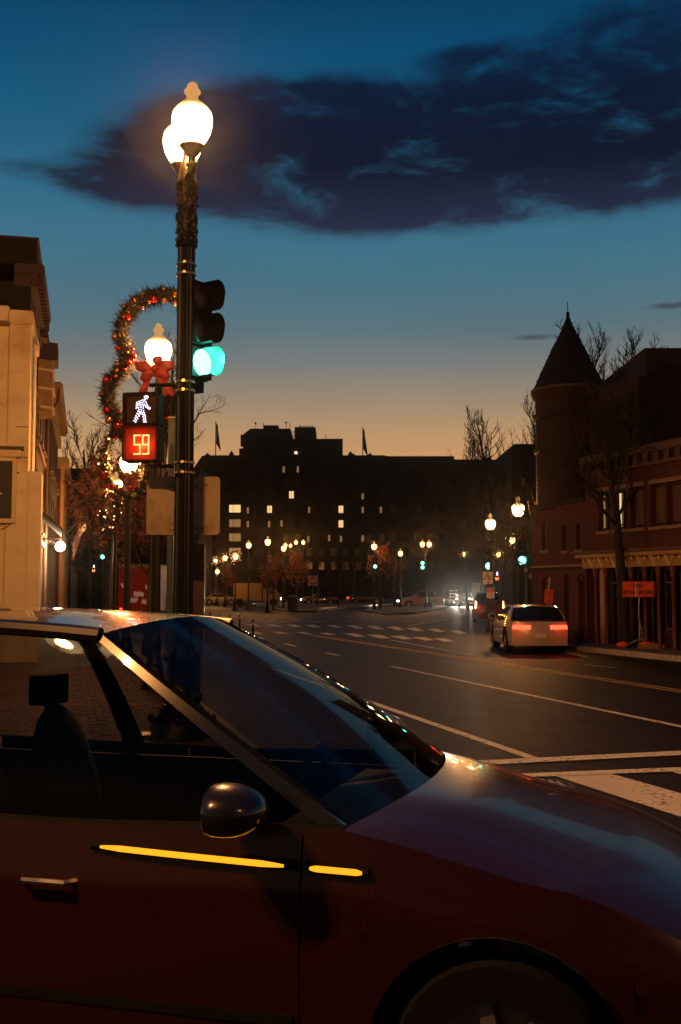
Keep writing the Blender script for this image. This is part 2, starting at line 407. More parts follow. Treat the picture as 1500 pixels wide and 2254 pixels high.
# ------------------------------------------------------------------ ground, kerbs, markings
gb = MB(); gb.grid(lambda u, v: (-900 + 1800 * u, -60 + 1500 * v, 0), 6, 6)
struct(gb.build('road', M['asphalt']))
KH = .13
def polyline_kerb(pts, parent, mat, step=1.6, w=.17, top=KH + .012, closed=False):
    """kerb stones one by one along a polyline, outer edge on the line (walk keeps the pavement on the left)"""
    cache = {}
    P2 = [Vector((p[0], p[1])) for p in pts]
    if closed: P2.append(P2[0])
    for a, b in zip(P2[:-1], P2[1:]):
        L = (b - a).length
        n = max(1, round(L / step)); d = (b - a) / n; ang = math.atan2(d.y, d.x); key = round(d.length, 2)
        for i in range(n):
            if key not in cache:
                mb = MB(); mb.box(.004, d.length - .008, 0, w, 0, top); cache[key] = mb.mesh('kerb_stone', mat, bevel=.012)
            p = a + d * i
            link_mesh('kerb_stone', cache[key], parent, (p.x, p.y, random.uniform(-.004, .004)), (0, 0, ang))
def slab(name, pts, mat, z=KH):
    mb = MB(); mb.prism([(p[0], p[1]) for p in pts], 0.0, z); return struct(mb.build(name, mat))
kd = Vector((-.259, 1)).normalized()
kp = [(-.93 - .259 * 330, 341.1), (-.93 - .259 * 80, 91.1), (-.93, 11.1), (-.80, 10.5), (-.95, 9.9), (-1.5, 9.45), (-2.4, 9.3), (-60, 9.3)]
sw = slab('pavement', [(p[0], p[1]) for p in reversed(kp)] + [(-200, 341)], M['joint'])
near = [(-.93 - .259 * 60, 71.1)] + kp[2:7] + [(-12, 9.3)]
polyline_kerb(list(reversed(near)), sw, M['kerb'], 1.5)
# bricks of the left pavement, one by one near the corner
random.seed(5)
bmesh_cache = [MB().box(-.0965, .0965, -.0465, .0465, -.05, .0, None).mesh('brick', M['sidebrick'], bevel=.004) for _ in range(1)]
ang_k = math.atan2(kd.y, kd.x); kn = Vector((-kd.y, kd.x)); o_k = Vector((-.93, 11.1))
spots = []
for i in range(-8, 60):
    for j in range(0, 44):
        u = i * .2 + (.1 if j % 2 else 0); v = .24 + j * .1
        p = o_k + kd * u + kn * v
        if p.y < 9.62 or u < -1.0: continue
        q = math.hypot(p.x + 1.9, p.y - 11.66)
        if q < .30: continue
        spots.append((p, p.y))
spots.sort(key=lambda s: s[1])
stf = MB()
for k, (p, _) in enumerate(spots):
    z = KH + .012 + random.uniform(-.004, .005); a = ang_k + random.uniform(-.02, .02)
    if k % 1 == 0 and k < 300:
        o = link_mesh('brick', bmesh_cache[0], sw, (p.x, p.y, z), (random.uniform(-.01, .01), random.uniform(-.01, .01), a))
    else:
        stf.box(-.0965, .0965, -.0465, .0465, -.05, 0, Matrix.Translation((p.x, p.y, z)) @ Matrix.Rotation(a, 4, 'Z') @ Matrix.Rotation(random.uniform(-.015, .015), 4, 'Y'))
stuff(stf.build('brick_field', M['sidebrick'], sw))
# plain concrete flags beyond
fl = MB().box(0, 1.17, 0, 1.17, 0, .05).mesh('paving_slab', M['paving'], bevel=.01)
for i in range(10, 40):
    for j in range(0, 3):
        p = o_k + kd * (i * 1.2) + kn * (.22 + j * 1.2)
        link_mesh('paving_slab', fl, sw, (p.x, p.y, KH - .035 + random.uniform(-.004, .004)), (0, 0, ang_k))

# right pavement
K1 = G(1500, 1456); K0 = G(1200, 1425); dk = (K0 - K1)
kr = [K1 - dk * 1.5, K1, K0, G(1150, 1417), G(1128, 1405), G(1120, 1385), G(1116, 1362), G(1112, 1340)]
rs = slab('pavement', [(p.x, p.y) for p in kr] + [(60, 100), (60, 10)], M['paving'])
polyline_kerb([(p.x, p.y) for p in kr], rs, M['kerb'], 1.5)
for v_ in rs.data.vertices: pass
# far islands
isl = [G(*p) for p in [(804, 1346), (850, 1354), (915, 1351.5), (988, 1338), (962, 1333), (880, 1338), (820, 1341)]]
i1 = slab('traffic_island', [(p.x, p.y) for p in isl], M['soil']); polyline_kerb([(p.x, p.y) for p in isl], i1, M['kerb'], 2.0, .25, closed=True)
pk = [G(*p) for p in [(556, 1330), (566, 1335), (588, 1340), (640, 1348), (700, 1348), (760, 1341.5), (805, 1337.5), (901, 1331), (1010, 1325)]]
i2 = slab('park_ground', [(p.x, p.y) for p in pk] + [(60, 205), (-40, 205)], M['soil'])
polyline_kerb([(p.x, p.y) for p in pk[:6]], i2, M['kerb'], 2.4, .25)
polyline_kerb([(p.x, p.y) for p in pk[6:8]], i2, M['kerb_white'], 2.4, .35, KH + .1)
p_, q_ = G(709, 1344), G(742, 1341); polyline_kerb([(p_.x, p_.y - .05), (q_.x, q_.y - .05)], i2, M['kerb_white'], 2.0, .3, KH + .1)

mk = {'white': MB(), 'yellow': MB()}
def strip(c, a, b, w, z=.006):
    a = Vector((a.x, a.y)); b = Vector((b.x, b.y)); d = (b - a).normalized(); n = Vector((-d.y, d.x)) * w / 2
    mk[c].add([(*(a - n), z), (*(b - n), z), (*(b + n), z), (*(a + n), z)], [(0, 1, 2, 3)])
def quadp(c, pts, z=.006):
    g = [G(x, y) for x, y in pts]; mk[c].add([(p.x, p.y, z) for p in g], [tuple(reversed(range(len(g))))])
def ext(a, b, k): return b + (b - a) * k
ya, yb = G(690, 1399), G(1500, 1522); d = (yb - ya).normalized(); n = Vector((-d.y, d.x, 0))
for s in (-.11, .11): strip('yellow', ya + n * s, ext(ya, yb, .6) + n * s, .10)
a, b = G(862, 1467), G(1500, 1600); strip('white', a, ext(a, b, .4), .12)
a, b = G(600, 1472), G(1172, 1669); strip('white', a, b, .13)
a, b = G(925, 1687.5), G(1500, 1659); strip('white', a, ext(a, b, 1.5), .26, .010)
a, b = G(948, 1717), G(1500, 1695); strip('white', a, ext(a, b, 1.5), .2, .010)
quadp('white', [(1222, 1709), (1345, 1704), (1500, 1748), (1700, 1800), (1700, 1862), (1500, 1800)])
quadp('white', [(1475, 1699), (1600, 1693), (2100, 1800), (1960, 1822)])
quadp('white', [(1075, 1717), (1110, 1715), (1160, 1738), (1230, 1770), (1120, 1775)], .006)
for (x0, y0, x1, y1, w) in [(1285, 1463, 1358, 1471, .10), (1205, 1430, 1290, 1446, .10), (740, 1371, 992, 1348, .12), (627, 1417, 652, 1423, .12), (720, 1438, 746, 1443, .12),
                            (545, 1397, 582, 1406, .12), (900, 1378, 1040, 1352, .12), (675, 1368, 725, 1369, .5), (860, 1409, 1040, 1442, .10), (540, 1366, 556, 1366, .4), (455, 1357, 560, 1357, .3)]:
    strip('white', G(x0, y0), G(x1, y1), w)
def C1(x, y): return (430 + x * .22, 1330 + y * .22)
def C2(x, y): return (750 + x / 2, 1300 + y / 2)
for q in [[(305, 200), (395, 200), (435, 222), (350, 222)], [(505, 200), (600, 200), (660, 225), (560, 225)], [(705, 203), (800, 203), (870, 227), (770, 227)], [(915, 205), (1005, 205), (1075, 230), (975, 230)],
          [(1105, 207), (1190, 207), (1260, 232), (1165, 232)], [(1310, 210), (1395, 210), (1480, 236), (1400, 236)],
          [(530, 278), (620, 278), (690, 298), (600, 298)], [(765, 278), (850, 278), (950, 298), (840, 298)], [(1005, 282), (1085, 282), (1180, 300), (1090, 300)], [(1240, 288), (1320, 288), (1420, 308), (1320, 308)]]:
    quadp('white', [C1(*p) for p in q], .010)
for q in [[(20, 155), (60, 153), (105, 168), (70, 168)], [(110, 157), (150, 155), (195, 170), (160, 172)], [(200, 160), (245, 158), (285, 174), (250, 176)], [(285, 165), (330, 163), (370, 178), (330, 180)],
          [(380, 170), (420, 168), (465, 182), (430, 184)], [(480, 178), (520, 176), (560, 190), (520, 192)],
          [(15, 190), (65, 190), (112, 203), (68, 204)], [(115, 195), (170, 195), (222, 210), (172, 212)], [(215, 200), (272, 200), (322, 214), (272, 216)], [(312, 206), (370, 206), (415, 219), (372, 221)], [(408, 211), (460, 211), (505, 225), (460, 227)]]:
    quadp('white', [C2(*p) for p in q], .010)
lp = [G(*C1(*p)) for p in [(700, 190), (800, 158), (980, 145), (1025, 152), (985, 164), (830, 182), (700, 190)]]
for a, b in zip(lp[:-1], lp[1:]): strip('white', a, b, .22)
struct(mk['white'].build('road_markings', M['white_paint'])); struct(mk['yellow'].build('centre_line', M['yellow_paint']))

# manholes
mh = thing('manhole_cover', 'round cast manhole cover set in the road beside the near zebra bars', 'manhole cover', G(1175, 1730, .004))
MB().lathe([(.36, 0), (.36, .010), (.31, .012), (.31, .006)], 32).build('frame', M['iron'], mh)
g = MB()
for i in range(-4, 5):
    h = math.sqrt(.29 ** 2 - (i * .06) ** 2); g.box(i * .06 - .018, i * .06 + .018, -h, h, .004, .013)
g.build('grating', M['steel'], mh)
mh = thing('utility_cover', 'small round metal cover let into the brick pavement left of the main pole', 'manhole cover', G(312, 1617, KH + .012))
MB().lathe([(.17, 0), (.17, .012), (.145, .014), (.14, .010)], 24).build('rim', M['steel'], mh)
MB().lathe([(.135, 0), (.135, .012)], 24).build('lid', M['band'], mh)

# ------------------------------------------------------------------ buildings
def wall_open(mb, u0, u1, v0, v1, y0, y1, ops):
    us = sorted({u0, u1, *[o[0] for o in ops], *[o[1] for o in ops]}); vs = sorted({v0, v1, *[o[2] for o in ops], *[o[3] for o in ops]})
    us = [u for u in us if u0 <= u <= u1]; vs = [v for v in vs if v0 <= v <= v1]
    for a, b in zip(us[:-1], us[1:]):
        run = None
        for c, d in zip(vs[:-1], vs[1:]):
            hole = any(o[0] <= a + 1e-6 and b - 1e-6 <= o[1] and o[2] <= c + 1e-6 and d - 1e-6 <= o[3] for o in ops)
            if hole:
                if run: mb.box(a, b, y0, y1, run[0], run[1]); run = None
            else: run = (run[0] if run else c, d)
        if run: mb.box(a, b, y0, y1, run[0], run[1])
def window(par, u0, u1, v0, v1, y, frame, pane, name='window', bars=(1, 1), sill=None, t=.05):
    f = MB(); f.box(u0, u0 + t, y, y + .06, v0, v1); f.box(u1 - t, u1, y, y + .06, v0, v1); f.box(u0 + t, u1 - t, y, y + .06, v1 - t, v1); f.box(u0 + t, u1 - t, y, y + .06, v0, v0 + t)
    for i in range(1, bars[0] + 1):
        x = u0 + (u1 - u0) * i / (bars[0] + 1); f.box(x - .015, x + .015, y + .01, y + .05, v0 + t, v1 - t)
    for i in range(1, bars[1] + 1):
        z = v0 + (v1 - v0) * i / (bars[1] + 1); f.box(u0 + t, u1 - t, y + .012, y + .048, z - .02, z + .02)
    w = f.build(name, frame, par)
    MB().box(u0 + t * .5, u1 - t * .5, y + .028, y + .034, v0 + t * .5, v1 - t * .5).build('pane', pane, w)
    if sill: MB().box(u0 - .08, u1 + .08, y - .22, y + .06, v0 - .09, v0 - .003).build('sill', sill, w)
    return w

# --- left street.  local x runs away along the street, -y faces the street
dL = Vector((-560 / F, 1)); LF = math.sqrt(1 + dL.x ** 2); rzL = math.atan2(1, dL.x)
def left_origin(z, L): return (dL.x * z - L, z, 0)
def tl(z): return z * LF
# pale building
o = left_origin(24, 1.33)
pb = thing('painted_building', 'cream painted building at the left edge with a framed sign on its end wall', 'building', o, rzL)
w_ = MB(); w_.box(0, 3.4, .0, 9, 0, 7.62); w_.build('wall', M['cream'], pb, bevel=.02)
MB().box(-.06, 3.4, 1.0 - .55, 9, 7.62, 8.02).build('parapet', M['cream'], pb, bevel=.03)
MB().box(-.07, .0, -.02, .44, 0, 7.60).build('pilaster', M['cream'], pb, bevel=.015)
MB().box(-.12, 3.4, -.06, .46, 7.60, 7.92).build('coping', M['cream'], pb, bevel=.025)
MB().box(-.13, -.0, .46, 9, 7.56, 7.66).build('string_course', M['stone'], pb)
MB().box(-.10, .8, -.31, -.02, 0, 4.33).build('buttress', M['cream'], pb, bevel=.02)
MB().box(-.10, -.005, .16, 9, 4.27, 4.30).build('joint_line', M['stone'], pb)
for z0 in (5.3, 4.62): MB().box(-.082, -.07, -.02, .25, z0, z0 + .02).build('crack_ledge', M['stone'], pb)
fx = MB()
fx.box(-.17, -.0, .22, .31, 3.17, 4.62); fx.box(-.17, 0, .31, 5, 4.53, 4.62); fx.box(-.17, 0, .31, 5, 3.17, 3.27)
fx.build('sign_frame', M['creamtrim'], pb, bevel=.01)
MB().box(-.24, 0, .12, 5, 4.62, 4.78).build('sign_cornice', M['creamtrim'], pb, bevel=.015)
MB().box(-.27, 0, .07, 5, 4.78, 4.85).build('sign_cap', M['brownpaint'], pb)
sg = MB().box(-.10, -.0, .31, 5, 3.27, 4.53).build('sign_board', M['ink'], pb)
text_mesh('T', .27, M['sign_white'], 'lettering', sg, (-.104, .60, 3.73), (PI / 2, 0, -PI / 2), bold=.006)
cb = MB(); cb.tube([(-.11, .32, 3.16), (-.11, .38, 3.10), (-.10, .75, 2.95), (-.10, 1.1, 2.6)], .008, 5); cb.build('cable', M['ink'], pb)
# dark building B
def left_block(z0, z1, L, H, name, label, wall, back=10, group=None):
    t = thing(name, label, 'building', left_origin(z0, L), rzL, group); return t, (z1 - z0) * LF
bb, ln = left_block(26.4, 31.2, 1.47, 9.7, 'terraced_house', 'dark brown corner house rising behind the cream building, deep bracketed cornice', None)
ops = [(x, x + .9, v, v + 1.6) for x in (.6, 2.1, 3.6) for v in (7.0, 4.4)]
m_ = MB(); wall_open(m_, 0, ln, 0, 9.3, 0, .3, ops); m_.box(0, ln, .3, 10, 0, 9.28); m_.build('wall', M['brownwall'], bb)
for op in ops: window(bb, *op, .12, M['brownpaint'], M['dark_glass'], bars=(0, 1), sill=M['stone'], t=.07)
MB().box(-.12, ln, -.32, .4, 9.45, 9.72).build('cornice', M['brownpaint'], bb, bevel=.03)
MB().box(-.05, ln, -.16, .4, 9.16, 9.45).build('frieze', M['brownpaint'], bb)
MB().box(-.02, ln, -.12, 9.9, 9.72, 10.34).build('parapet', M['brownwall'], bb, bevel=.03)
MB().box(-.06, ln + .02, -.17, 9.95, 10.34, 10.40).build('coping', M['brownpaint'], bb)
br = MB().box(-.05, .05, -.27, 0, -.26, 0).mesh('bracket', M['brownpaint'], bevel=.01)
for i in range(14): link_mesh('bracket', br, bb, (.15 + i * (ln - .3) / 13, -.02, 9.45))
for op in ops: MB().box(op[0] - .1, op[1] + .1, -.10, .02, op[3] + .02, op[3] + .22).build('lintel', M['taupe'], bb)
# C : taupe with dentil cornice and bright bay
bc, ln = left_block(31.2, 38.0, 1.5, 9.2, 'terraced_house', 'taupe painted row house with a dentil cornice and projecting bay, second along the left street', None)
ops = [(x, x + .95, v, v + 1.7) for x in (.7, 2.5, 4.3, 5.9) for v in (6.3, 3.6)]
m_ = MB(); wall_open(m_, 0, ln, 0, 8.7, 0, .3, ops); m_.box(0, ln, .3, 10, 0, 8.68); m_.build('wall', M['taupe'], bc)
for op in ops: window(bc, *op, .12, M['tan'], M['dark_glass'], bars=(0, 1), sill=M['stone'], t=.08)
MB().box(-.05, ln, -.28, .3, 9.05, 9.25).build('cornice', M['brownpaint'], bc, bevel=.03)
MB().box(-.02, ln, -.10, .3, 8.70, 8.88).build('frieze', M['brownpaint'], bc)
dn = MB().box(-.07, .07, -.26, -.02, -.17, 0).mesh('dentil', M['tan'], bevel=.008)
for i in range(26): link_mesh('dentil', dn, bc, (.15 + i * (ln - .3) / 25, 0, 9.05))
by = MB(); by.prism([(.1, 0), (.35, -.42), (1.5, -.42), (1.75, 0)], 6.9, 8.45); by.build('bay', M['tan'], bc, bevel=.02)
MB().prism([(0, 0), (.3, -.55), (1.55, -.55), (1.85, 0)], 8.45, 8.95).build('bay_roof', M['brownpaint'], bc)
for z0 in (7.0, 7.55, 8.1): MB().prism([(.05, 0), (.32, -.47), (1.53, -.47), (1.8, 0)], z0, z0 + .07).build('bay_moulding', M['creamtrim'], bc)
dp = MB(); dp.tube([(ln - .25, -.45, 9.0), (ln - .25, -.42, 8.3), (ln - .5, -.2, 8.0), (ln - .7, -.1, 7.7), (ln - .7, -.1, .2)], .055, 8); dp.build('downpipe', M['taupe'], bc, smooth=True)
for z0 in (6.1, 3.4): MB().box(0, ln, -.09, 0, z0 - .25, z0 - .1).build('string_course', M['tan'], bc)
# D : big overhanging cornice with slatted soffit
bd, ln = left_block(38.0, 49, 1.35, 8.9, 'terraced_house', 'tan row house with a far projecting cornice and louvred soffit, above the wall lamp', None)
ops = [(x, x + 1.0, v, v + 1.8) for x in (1, 3.2, 5.4, 7.6, 9.4) for v in (6.0, 3.5)]
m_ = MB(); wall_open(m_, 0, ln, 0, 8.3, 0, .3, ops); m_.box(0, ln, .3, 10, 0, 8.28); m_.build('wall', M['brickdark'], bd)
for op in ops: window(bd, *op, .10, M['tan'], M['dark_glass'], bars=(0, 1), sill=M['stone'], t=.1)
MB().box(-.3, ln, -.42, .3, 8.72, 9.0).build('cornice', M['tan'], bd, bevel=.05)
MB().box(-.1, ln, -.14, .3, 8.1, 8.5).build('frieze', M['tan'], bd)
sl = MB().box(-.05, .05, -.36, -.0, 0, .04).mesh('slat', M['tan'])
for i in range(36): link_mesh('slat', sl, bd, (-.2 + i * (ln + .1) / 35, -.02, 8.66))
MB().box(.0, 1.2, 0, 2, 9.0, 9.3).build('parapet', M['brownwall'], bd)
# E.. further row
be, ln = left_block(49, 66, 1.2, 8.0, 'terraced_house', 'red brick row house with tan pilasters beyond the slatted cornice', None)
ops = [(x, x + 1.1, v, v + 1.9) for x in (1, 4, 7, 10, 13) for v in (5.2, 2.9)]
m_ = MB(); wall_open(m_, 0, ln, 0, 7.2, 0, .3, ops); m_.box(0, ln, .3, 10, 0, 7.18); m_.build('wall', M['brick'], be)
for op in ops: window(be, *op, .10, M['tan'], M['dark_glass'], bars=(0, 1), t=.1)
MB().box(-.2, ln, -.35, .3, 7.2, 7.7).build('cornice', M['tan'], be, bevel=.05)
for i in range(5): MB().box(i * 4.2, i * 4.2 + .35, -.14, 0, 0, 7.2).build('pilaster', M['tan'], be)
bf, ln = left_block(66, 120, .9, 7, 'terraced_house', 'long low dark row receding at the far end of the left street', None)
m_ = MB(); m_.box(0, ln, 0, 12, 0, 6.6); m_.box(20, 34, 1, 12, 6.6, 8.4); m_.build('wall', M['brickdark'], bf)
wm = MB().box(-.5, .5, -.03, .02, 0, 1.6).mesh('window', M['dark_glass'])
for i in range(18):
    for v in (3.4,): link_mesh('window', wm, bf, (1.5 + i * 3, 0, v))
# shop front canopy and lit doorway under the wall lamp
aw = thing('awning', 'dark fabric awning over the shop doors below the tan row house', 'awning', left_origin(30.5, 1.45), rzL)
a_ = MB(); a_.add([(0, 0, 4.1), (7, 0, 4.1), (7, -.75, 3.45), (0, -.75, 3.45), (0, 0, 4.04), (7, 0, 4.04), (7, -.75, 3.39), (0, -.75, 3.39)], [(0, 3, 2, 1), (4, 5, 6, 7), (0, 4, 7, 3), (1, 2, 6, 5), (3, 7, 6, 2)])
a_.build('cloth', M['ink'], aw); MB().box(0, 7, -.76, -.74, 3.2, 3.42).build('valance', M['ink'], aw)

# --- dark building far left behind the trees
fb = thing('office_block', 'flat roofed dark block behind the trees at the end of the left street', 'building', P(140, 1300, 130) * 1)
fb.location.z = 0
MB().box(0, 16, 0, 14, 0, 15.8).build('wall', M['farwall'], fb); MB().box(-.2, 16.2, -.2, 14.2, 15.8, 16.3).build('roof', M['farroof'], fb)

# --- the large dark block on the skyline
ZB = 215
hb = thing('apartment_block', 'large dark hotel like block on the skyline with stepped roof tower and scattered lit windows', 'building', (0, ZB, 0))
def bx(name, x0, x1, ytop, dy0=0, dy1=40, mat='farwall', zb=0, ybot=None, par=hb):
    A = P(x0, ytop, ZB + dy0); B = P(x1, ytop, ZB + dy0); z0 = zb if ybot is None else P(x0, ybot, ZB + dy0).z
    return MB().box(A.x, B.x, dy0, dy1, z0, A.z).build(name, M[mat], par)
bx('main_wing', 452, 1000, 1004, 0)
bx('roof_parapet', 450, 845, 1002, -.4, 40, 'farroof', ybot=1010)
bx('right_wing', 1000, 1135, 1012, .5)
m_ = MB(); A = [P(x, y, ZB + 1) for x, y in [(845, 1002), (885, 1010.5), (1135, 1012), (1135, 1040), (845, 1040)]]
m_.v = [(p.x, q, p.z) for q in (1, 38) for p in A]; m_.f = [(0, 4, 3, 2, 1), (5, 6, 7, 8, 9)] + [(i, (i + 1) % 5, 5 + (i + 1) % 5, 5 + i) for i in range(5)]; m_.build('roof_slope', M['farroof'], hb)
m_ = MB(); A = [P(x, y, ZB + 1) for x, y in [(427, 1040), (427, 1031), (446, 1004), (455, 1004), (455, 1015), (450, 1040)]]
m_.v = [(p.x, q, p.z) for q in (.5, 30) for p in A]; m_.f = [(0, 5, 4, 3, 2, 1), (6, 7, 8, 9, 10, 11)] + [(i, (i + 1) % 6, 6 + (i + 1) % 6, 6 + i) for i in range(6)]; m_.build('roof_truss', M['farroof'], hb)
m_ = MB(); A = [P(x, y, ZB + 4) for x, y in [(536, 1004), (536, 958), (553, 945), (640, 945), (640, 968), (755, 967), (755, 1004)]]
m_.v = [(p.x, q, p.z) for q in (3, 30) for p in A]; m_.f = [(0, 6, 5, 4, 3, 2, 1), tuple(range(7, 14))] + [(i, (i + 1) % 7, 7 + (i + 1) % 7, 7 + i) for i in range(7)]; m_.build('roof_tower', M['farwall'], hb)
bx('tower_foot', 527, 540, 987, 3, 20, 'farwall', ybot=1004); bx('plant_room', 580, 613, 936, 6, 20, 'farwall', ybot=946)
wt = bx('water_tank', 649, 695, 940, 5, 16, 'farroof', ybot=964); bx('tank_stand', 652, 692, 968, 6, 14, 'farroof', ybot=970)
for x in (642, 647): bx('railing_post', x, x + .8, 948, 6, 6.2, 'farroof', ybot=968)
for y in (950, 957, 963): bx('railing_bar', 641, 650, y, 6, 6.1, 'farroof', ybot=y + 1)
bx('railing_bar', 658, 690, 938, 6, 6.2, 'farroof', ybot=939)
bx('duct', 530, 535, 957, 3, 4, 'farroof', ybot=982)
for x, y0, y1 in ((563, 929, 946), (630, 928, 946), (638, 930, 946), (580, 931, 937), (717, 956, 968), (660, 934, 940), (687, 936, 940)): bx('mast', x, x + 1.2, y0, 6, 6.2, 'farroof', ybot=y1)
for x, y in ((563, 931), (630, 930)): MB().ball(tuple(P(x, y, ZB + 6) - Vector((0, ZB, 0))), .22, 8, 5).build('dish', M['farroof'], hb)
for x, h in ((510, 992), (457, 997), (772, 993), (778, 998), (815, 997)):
    b_ = P(x, 1004, ZB + 1); t_ = P(x, h, ZB + 1); hh = t_.z - b_.z
    MB().lathe([(.45, 0), (.5, hh * .3), (.35, hh * .6), (.02, hh)], 10, (b_.x, 1, b_.z)).build('finial', M['farroof'], hb, smooth=True)
MB().box(P(1058, 0, ZB).x, P(1073, 0, ZB).x, .3, 3, P(0, 1012, ZB).z, P(0, 1007, ZB).z).build('chimney', M['farroof'], hb)
wmd = MB().box(-.55, .55, -.06, .05, 0, 1.5).mesh('window', M['dark_glass'])
wml = {k: MB().box(-.5, .5, -.08, .05, 0, 1.5).mesh('window', M[k]) for k in ('litwin', 'litdim')}
lit = {(594, 1114): 'litwin', (642, 1082): 'litwin', (681, 1114): 'litdim', (751, 1114): 'litwin', (799, 1084): 'litdim', (799, 1114): 'litdim', (839, 1114): 'litdim',
       (546, 1115): 'litdim', (546, 1145): 'litdim', (593, 1146): 'litdim', (620, 1144): 'litdim', (751, 1146): 'litwin', (679, 1178): 'litdim', (725, 1176): 'litdim', (751, 1178): 'litdim', (799, 1177): 'litdim', (656, 1025): 'litdim', (625, 1025): 'litdim'}
litd = set()
for (x, y), k in lit.items():
    p = P(x, y + 15, ZB); o = link_mesh('window', wml[k], hb, (p.x, 0, p.z)); o.scale = (.9 if k == 'litwin' else .4, 1, .95 if k == 'litwin' else .8)
    MB().box(p.x - .03, p.x + .03, -.10, -.09, p.z, p.z + 1.4).build('glazing_bar', M['farroof'], hb)
for y in (1111, 1143, 1174, 1206):
    for s, k in ((509, 'litwin'), (518, 'litwin'), (526, 'litwin')):
        p = P(s, y + 17, ZB); o = link_mesh('window', wml['litwin' if y < 1140 else 'litdim'], hb, (p.x, 0, p.z)); o.scale = (.72, 1, 1)
for r_ in range(7):
    for c_ in range(24):
        x = 470 + c_ * 26.5; y = 1053 + r_ * 31
        if x > 1120 or any(abs(x - k[0]) < 13 and abs(y + 15 - k[1] - 15) < 15 for k in lit) or (495 < x < 535 and y > 1100): continue
        p = P(x, y + 15, ZB); link_mesh('window', wmd, hb, (p.x, 0, p.z))
bcn = MB(); a = P(652, 999, ZB + 3); bcn.box(a.x - .25, a.x + .25, 2.6, 3.0, a.z, a.z + .4); bcn.build('beacon', M['tailcore'], hb)
a = P(647, 1003.5, ZB); MB().box(a.x, a.x + .6, 2.5, 3, a.z, a.z + .3).build('beacon', M['litwin'], hb); MB().box(a.x + .8, a.x + 1.1, 2.5, 3, a.z, a.z + .3).build('beacon', M['litwin'], hb)
def flag(px, top, bot, Y, label, flen=1.4, dz=.95):
    t = thing('flagpole', label, 'flagpole', P(px, bot, Y)); h = P(px, top, Y).z - P(px, bot, Y).z
    MB().tube([(0, 0, -1.0), (0, 0, h)], .10, 6).build('pole', M['farroof'], t)
    f_ = MB(); f_.grid(lambda u, v: (.1 + u * flen * .7 * (.4 + .6 * v if u > .4 else 1), .12 * math.sin(u * 7 + v * 3), h - .3 - v * 4.2 + (-1.6 * u)), 6, 6); f_.f += [tuple(reversed(q)) for q in []]
    f_.build('flag', M['ink'], t)
flag(475, 928, 1004, ZB + 3, 'limp dark flag on the roof pole left of the stepped tower'); flag(799, 940, 1006, ZB + 3, 'limp dark flag on the roof pole right of the stepped tower')
# middle block right of it
mb2 = thing('office_block', 'dark block with a stepped roof just left of the brick turret', 'building', (0, 120, 0))
for (x0, x1, y, a0) in ((1126, 1150, 985, 0), (1136, 1260, 974, 1.2)):
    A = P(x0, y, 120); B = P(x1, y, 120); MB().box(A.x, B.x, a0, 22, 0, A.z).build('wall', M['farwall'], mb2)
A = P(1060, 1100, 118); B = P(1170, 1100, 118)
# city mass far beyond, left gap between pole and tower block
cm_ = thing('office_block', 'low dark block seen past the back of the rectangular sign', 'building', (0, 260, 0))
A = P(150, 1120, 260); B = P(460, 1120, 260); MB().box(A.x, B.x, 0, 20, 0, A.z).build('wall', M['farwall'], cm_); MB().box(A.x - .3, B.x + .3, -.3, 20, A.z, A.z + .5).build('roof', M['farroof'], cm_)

# --- right side: brick row.  local x runs towards the camera, -y faces the street
dR = Vector((-.377, 1)).normalized(); rzR = math.atan2(-dR.y, -dR.x)
R0 = Vector((7.43, 33.0))                      # far end of the row facade
def hitR(px):                                   # distance along facade from R0 toward the camera
    # solve (R0 - dR*s): X = (px-750)/F * Y
    k = (px - 750) / F; return (k * R0.y - R0.x) / (k * dR.y - dR.x) if True else 0
row = thing('brick_shop_row', 'two storey red brick row at the right edge with a tan shop cornice', 'building', (R0.x, R0.y, 0), rzR)
def sx(px): return hitR(px)
Lr = 14.0
ups = [(sx(c) - .20 * w / 1, sx(c) + .20 * w / 1, 3.45, 4.62) for c, w in ((1331, 1.4), (1367, 1.4), (1404, 1.5), (1450, 1.5), (1488, 1.6), (1545, 1.6), (1610, 1.7))]
cols = [1313, 1335, 1363, 1391, 1421, 1451, 1484, 1522, 1566, 1615]
low = []
for a, b in zip(cols[:-1], cols[1:]): low.append((sx(a) + .09, sx(b) - .09, .45, 2.5))
m_ = MB(); wall_open(m_, 0, Lr, 2.72, 5.15, 0, .35, ups); m_.build('wall', M['brick'], row)
m_ = MB(); m_.box(0, Lr, .36, 9, 0, 5.6); m_.build('inner_wall', M['brickdark'], row)
for k, op in enumerate(ups):
    w_ = window(row, *op, .16, M['brownpaint'], M['dark_glass'], bars=(0, 1), sill=M['stone'], t=.05)
    MB().box(op[0] - .06, op[1] + .06, -.03, .03, op[3] + .003, op[3] + .12).build('lintel', M['stone'], row)
    if k in (0, 1): MB().box(op[0] + .05, op[0] + .13, .15, .158, op[2] + .1, op[3] - .1).build('curtain', M['litwin' if k else 'litdim'], row)
    if k in (2, 3, 4): MB().box(op[0] + .05, op[1] - .05, .15, .158, op[2] + .1, op[3] - .08).build('blind', M['taupe'], row)
MB().box(0, Lr, -.22, .4, 5.50, 5.72).build('cornice', M['taupe'], row, bevel=.03); MB().box(0, Lr, -.10, .4, 5.15, 5.50).build('frieze', M['taupe'], row)
bk = MB().box(-.05, .05, -.17, -.0, -.25, 0).mesh('bracket', M['brownpaint'], bevel=.01)
for i in range(30): link_mesh('bracket', bk, row, (.2 + i * .46, -.101, 5.50))
MB().box(-.12, Lr, -.42, .0, 2.78, 2.86).build('shop_cornice_cap', M['taupe'], row); MB().box(-.08, Lr, -.36, -.003, 2.66, 2.78).build('shop_cornice', M['tan'], row, bevel=.02)
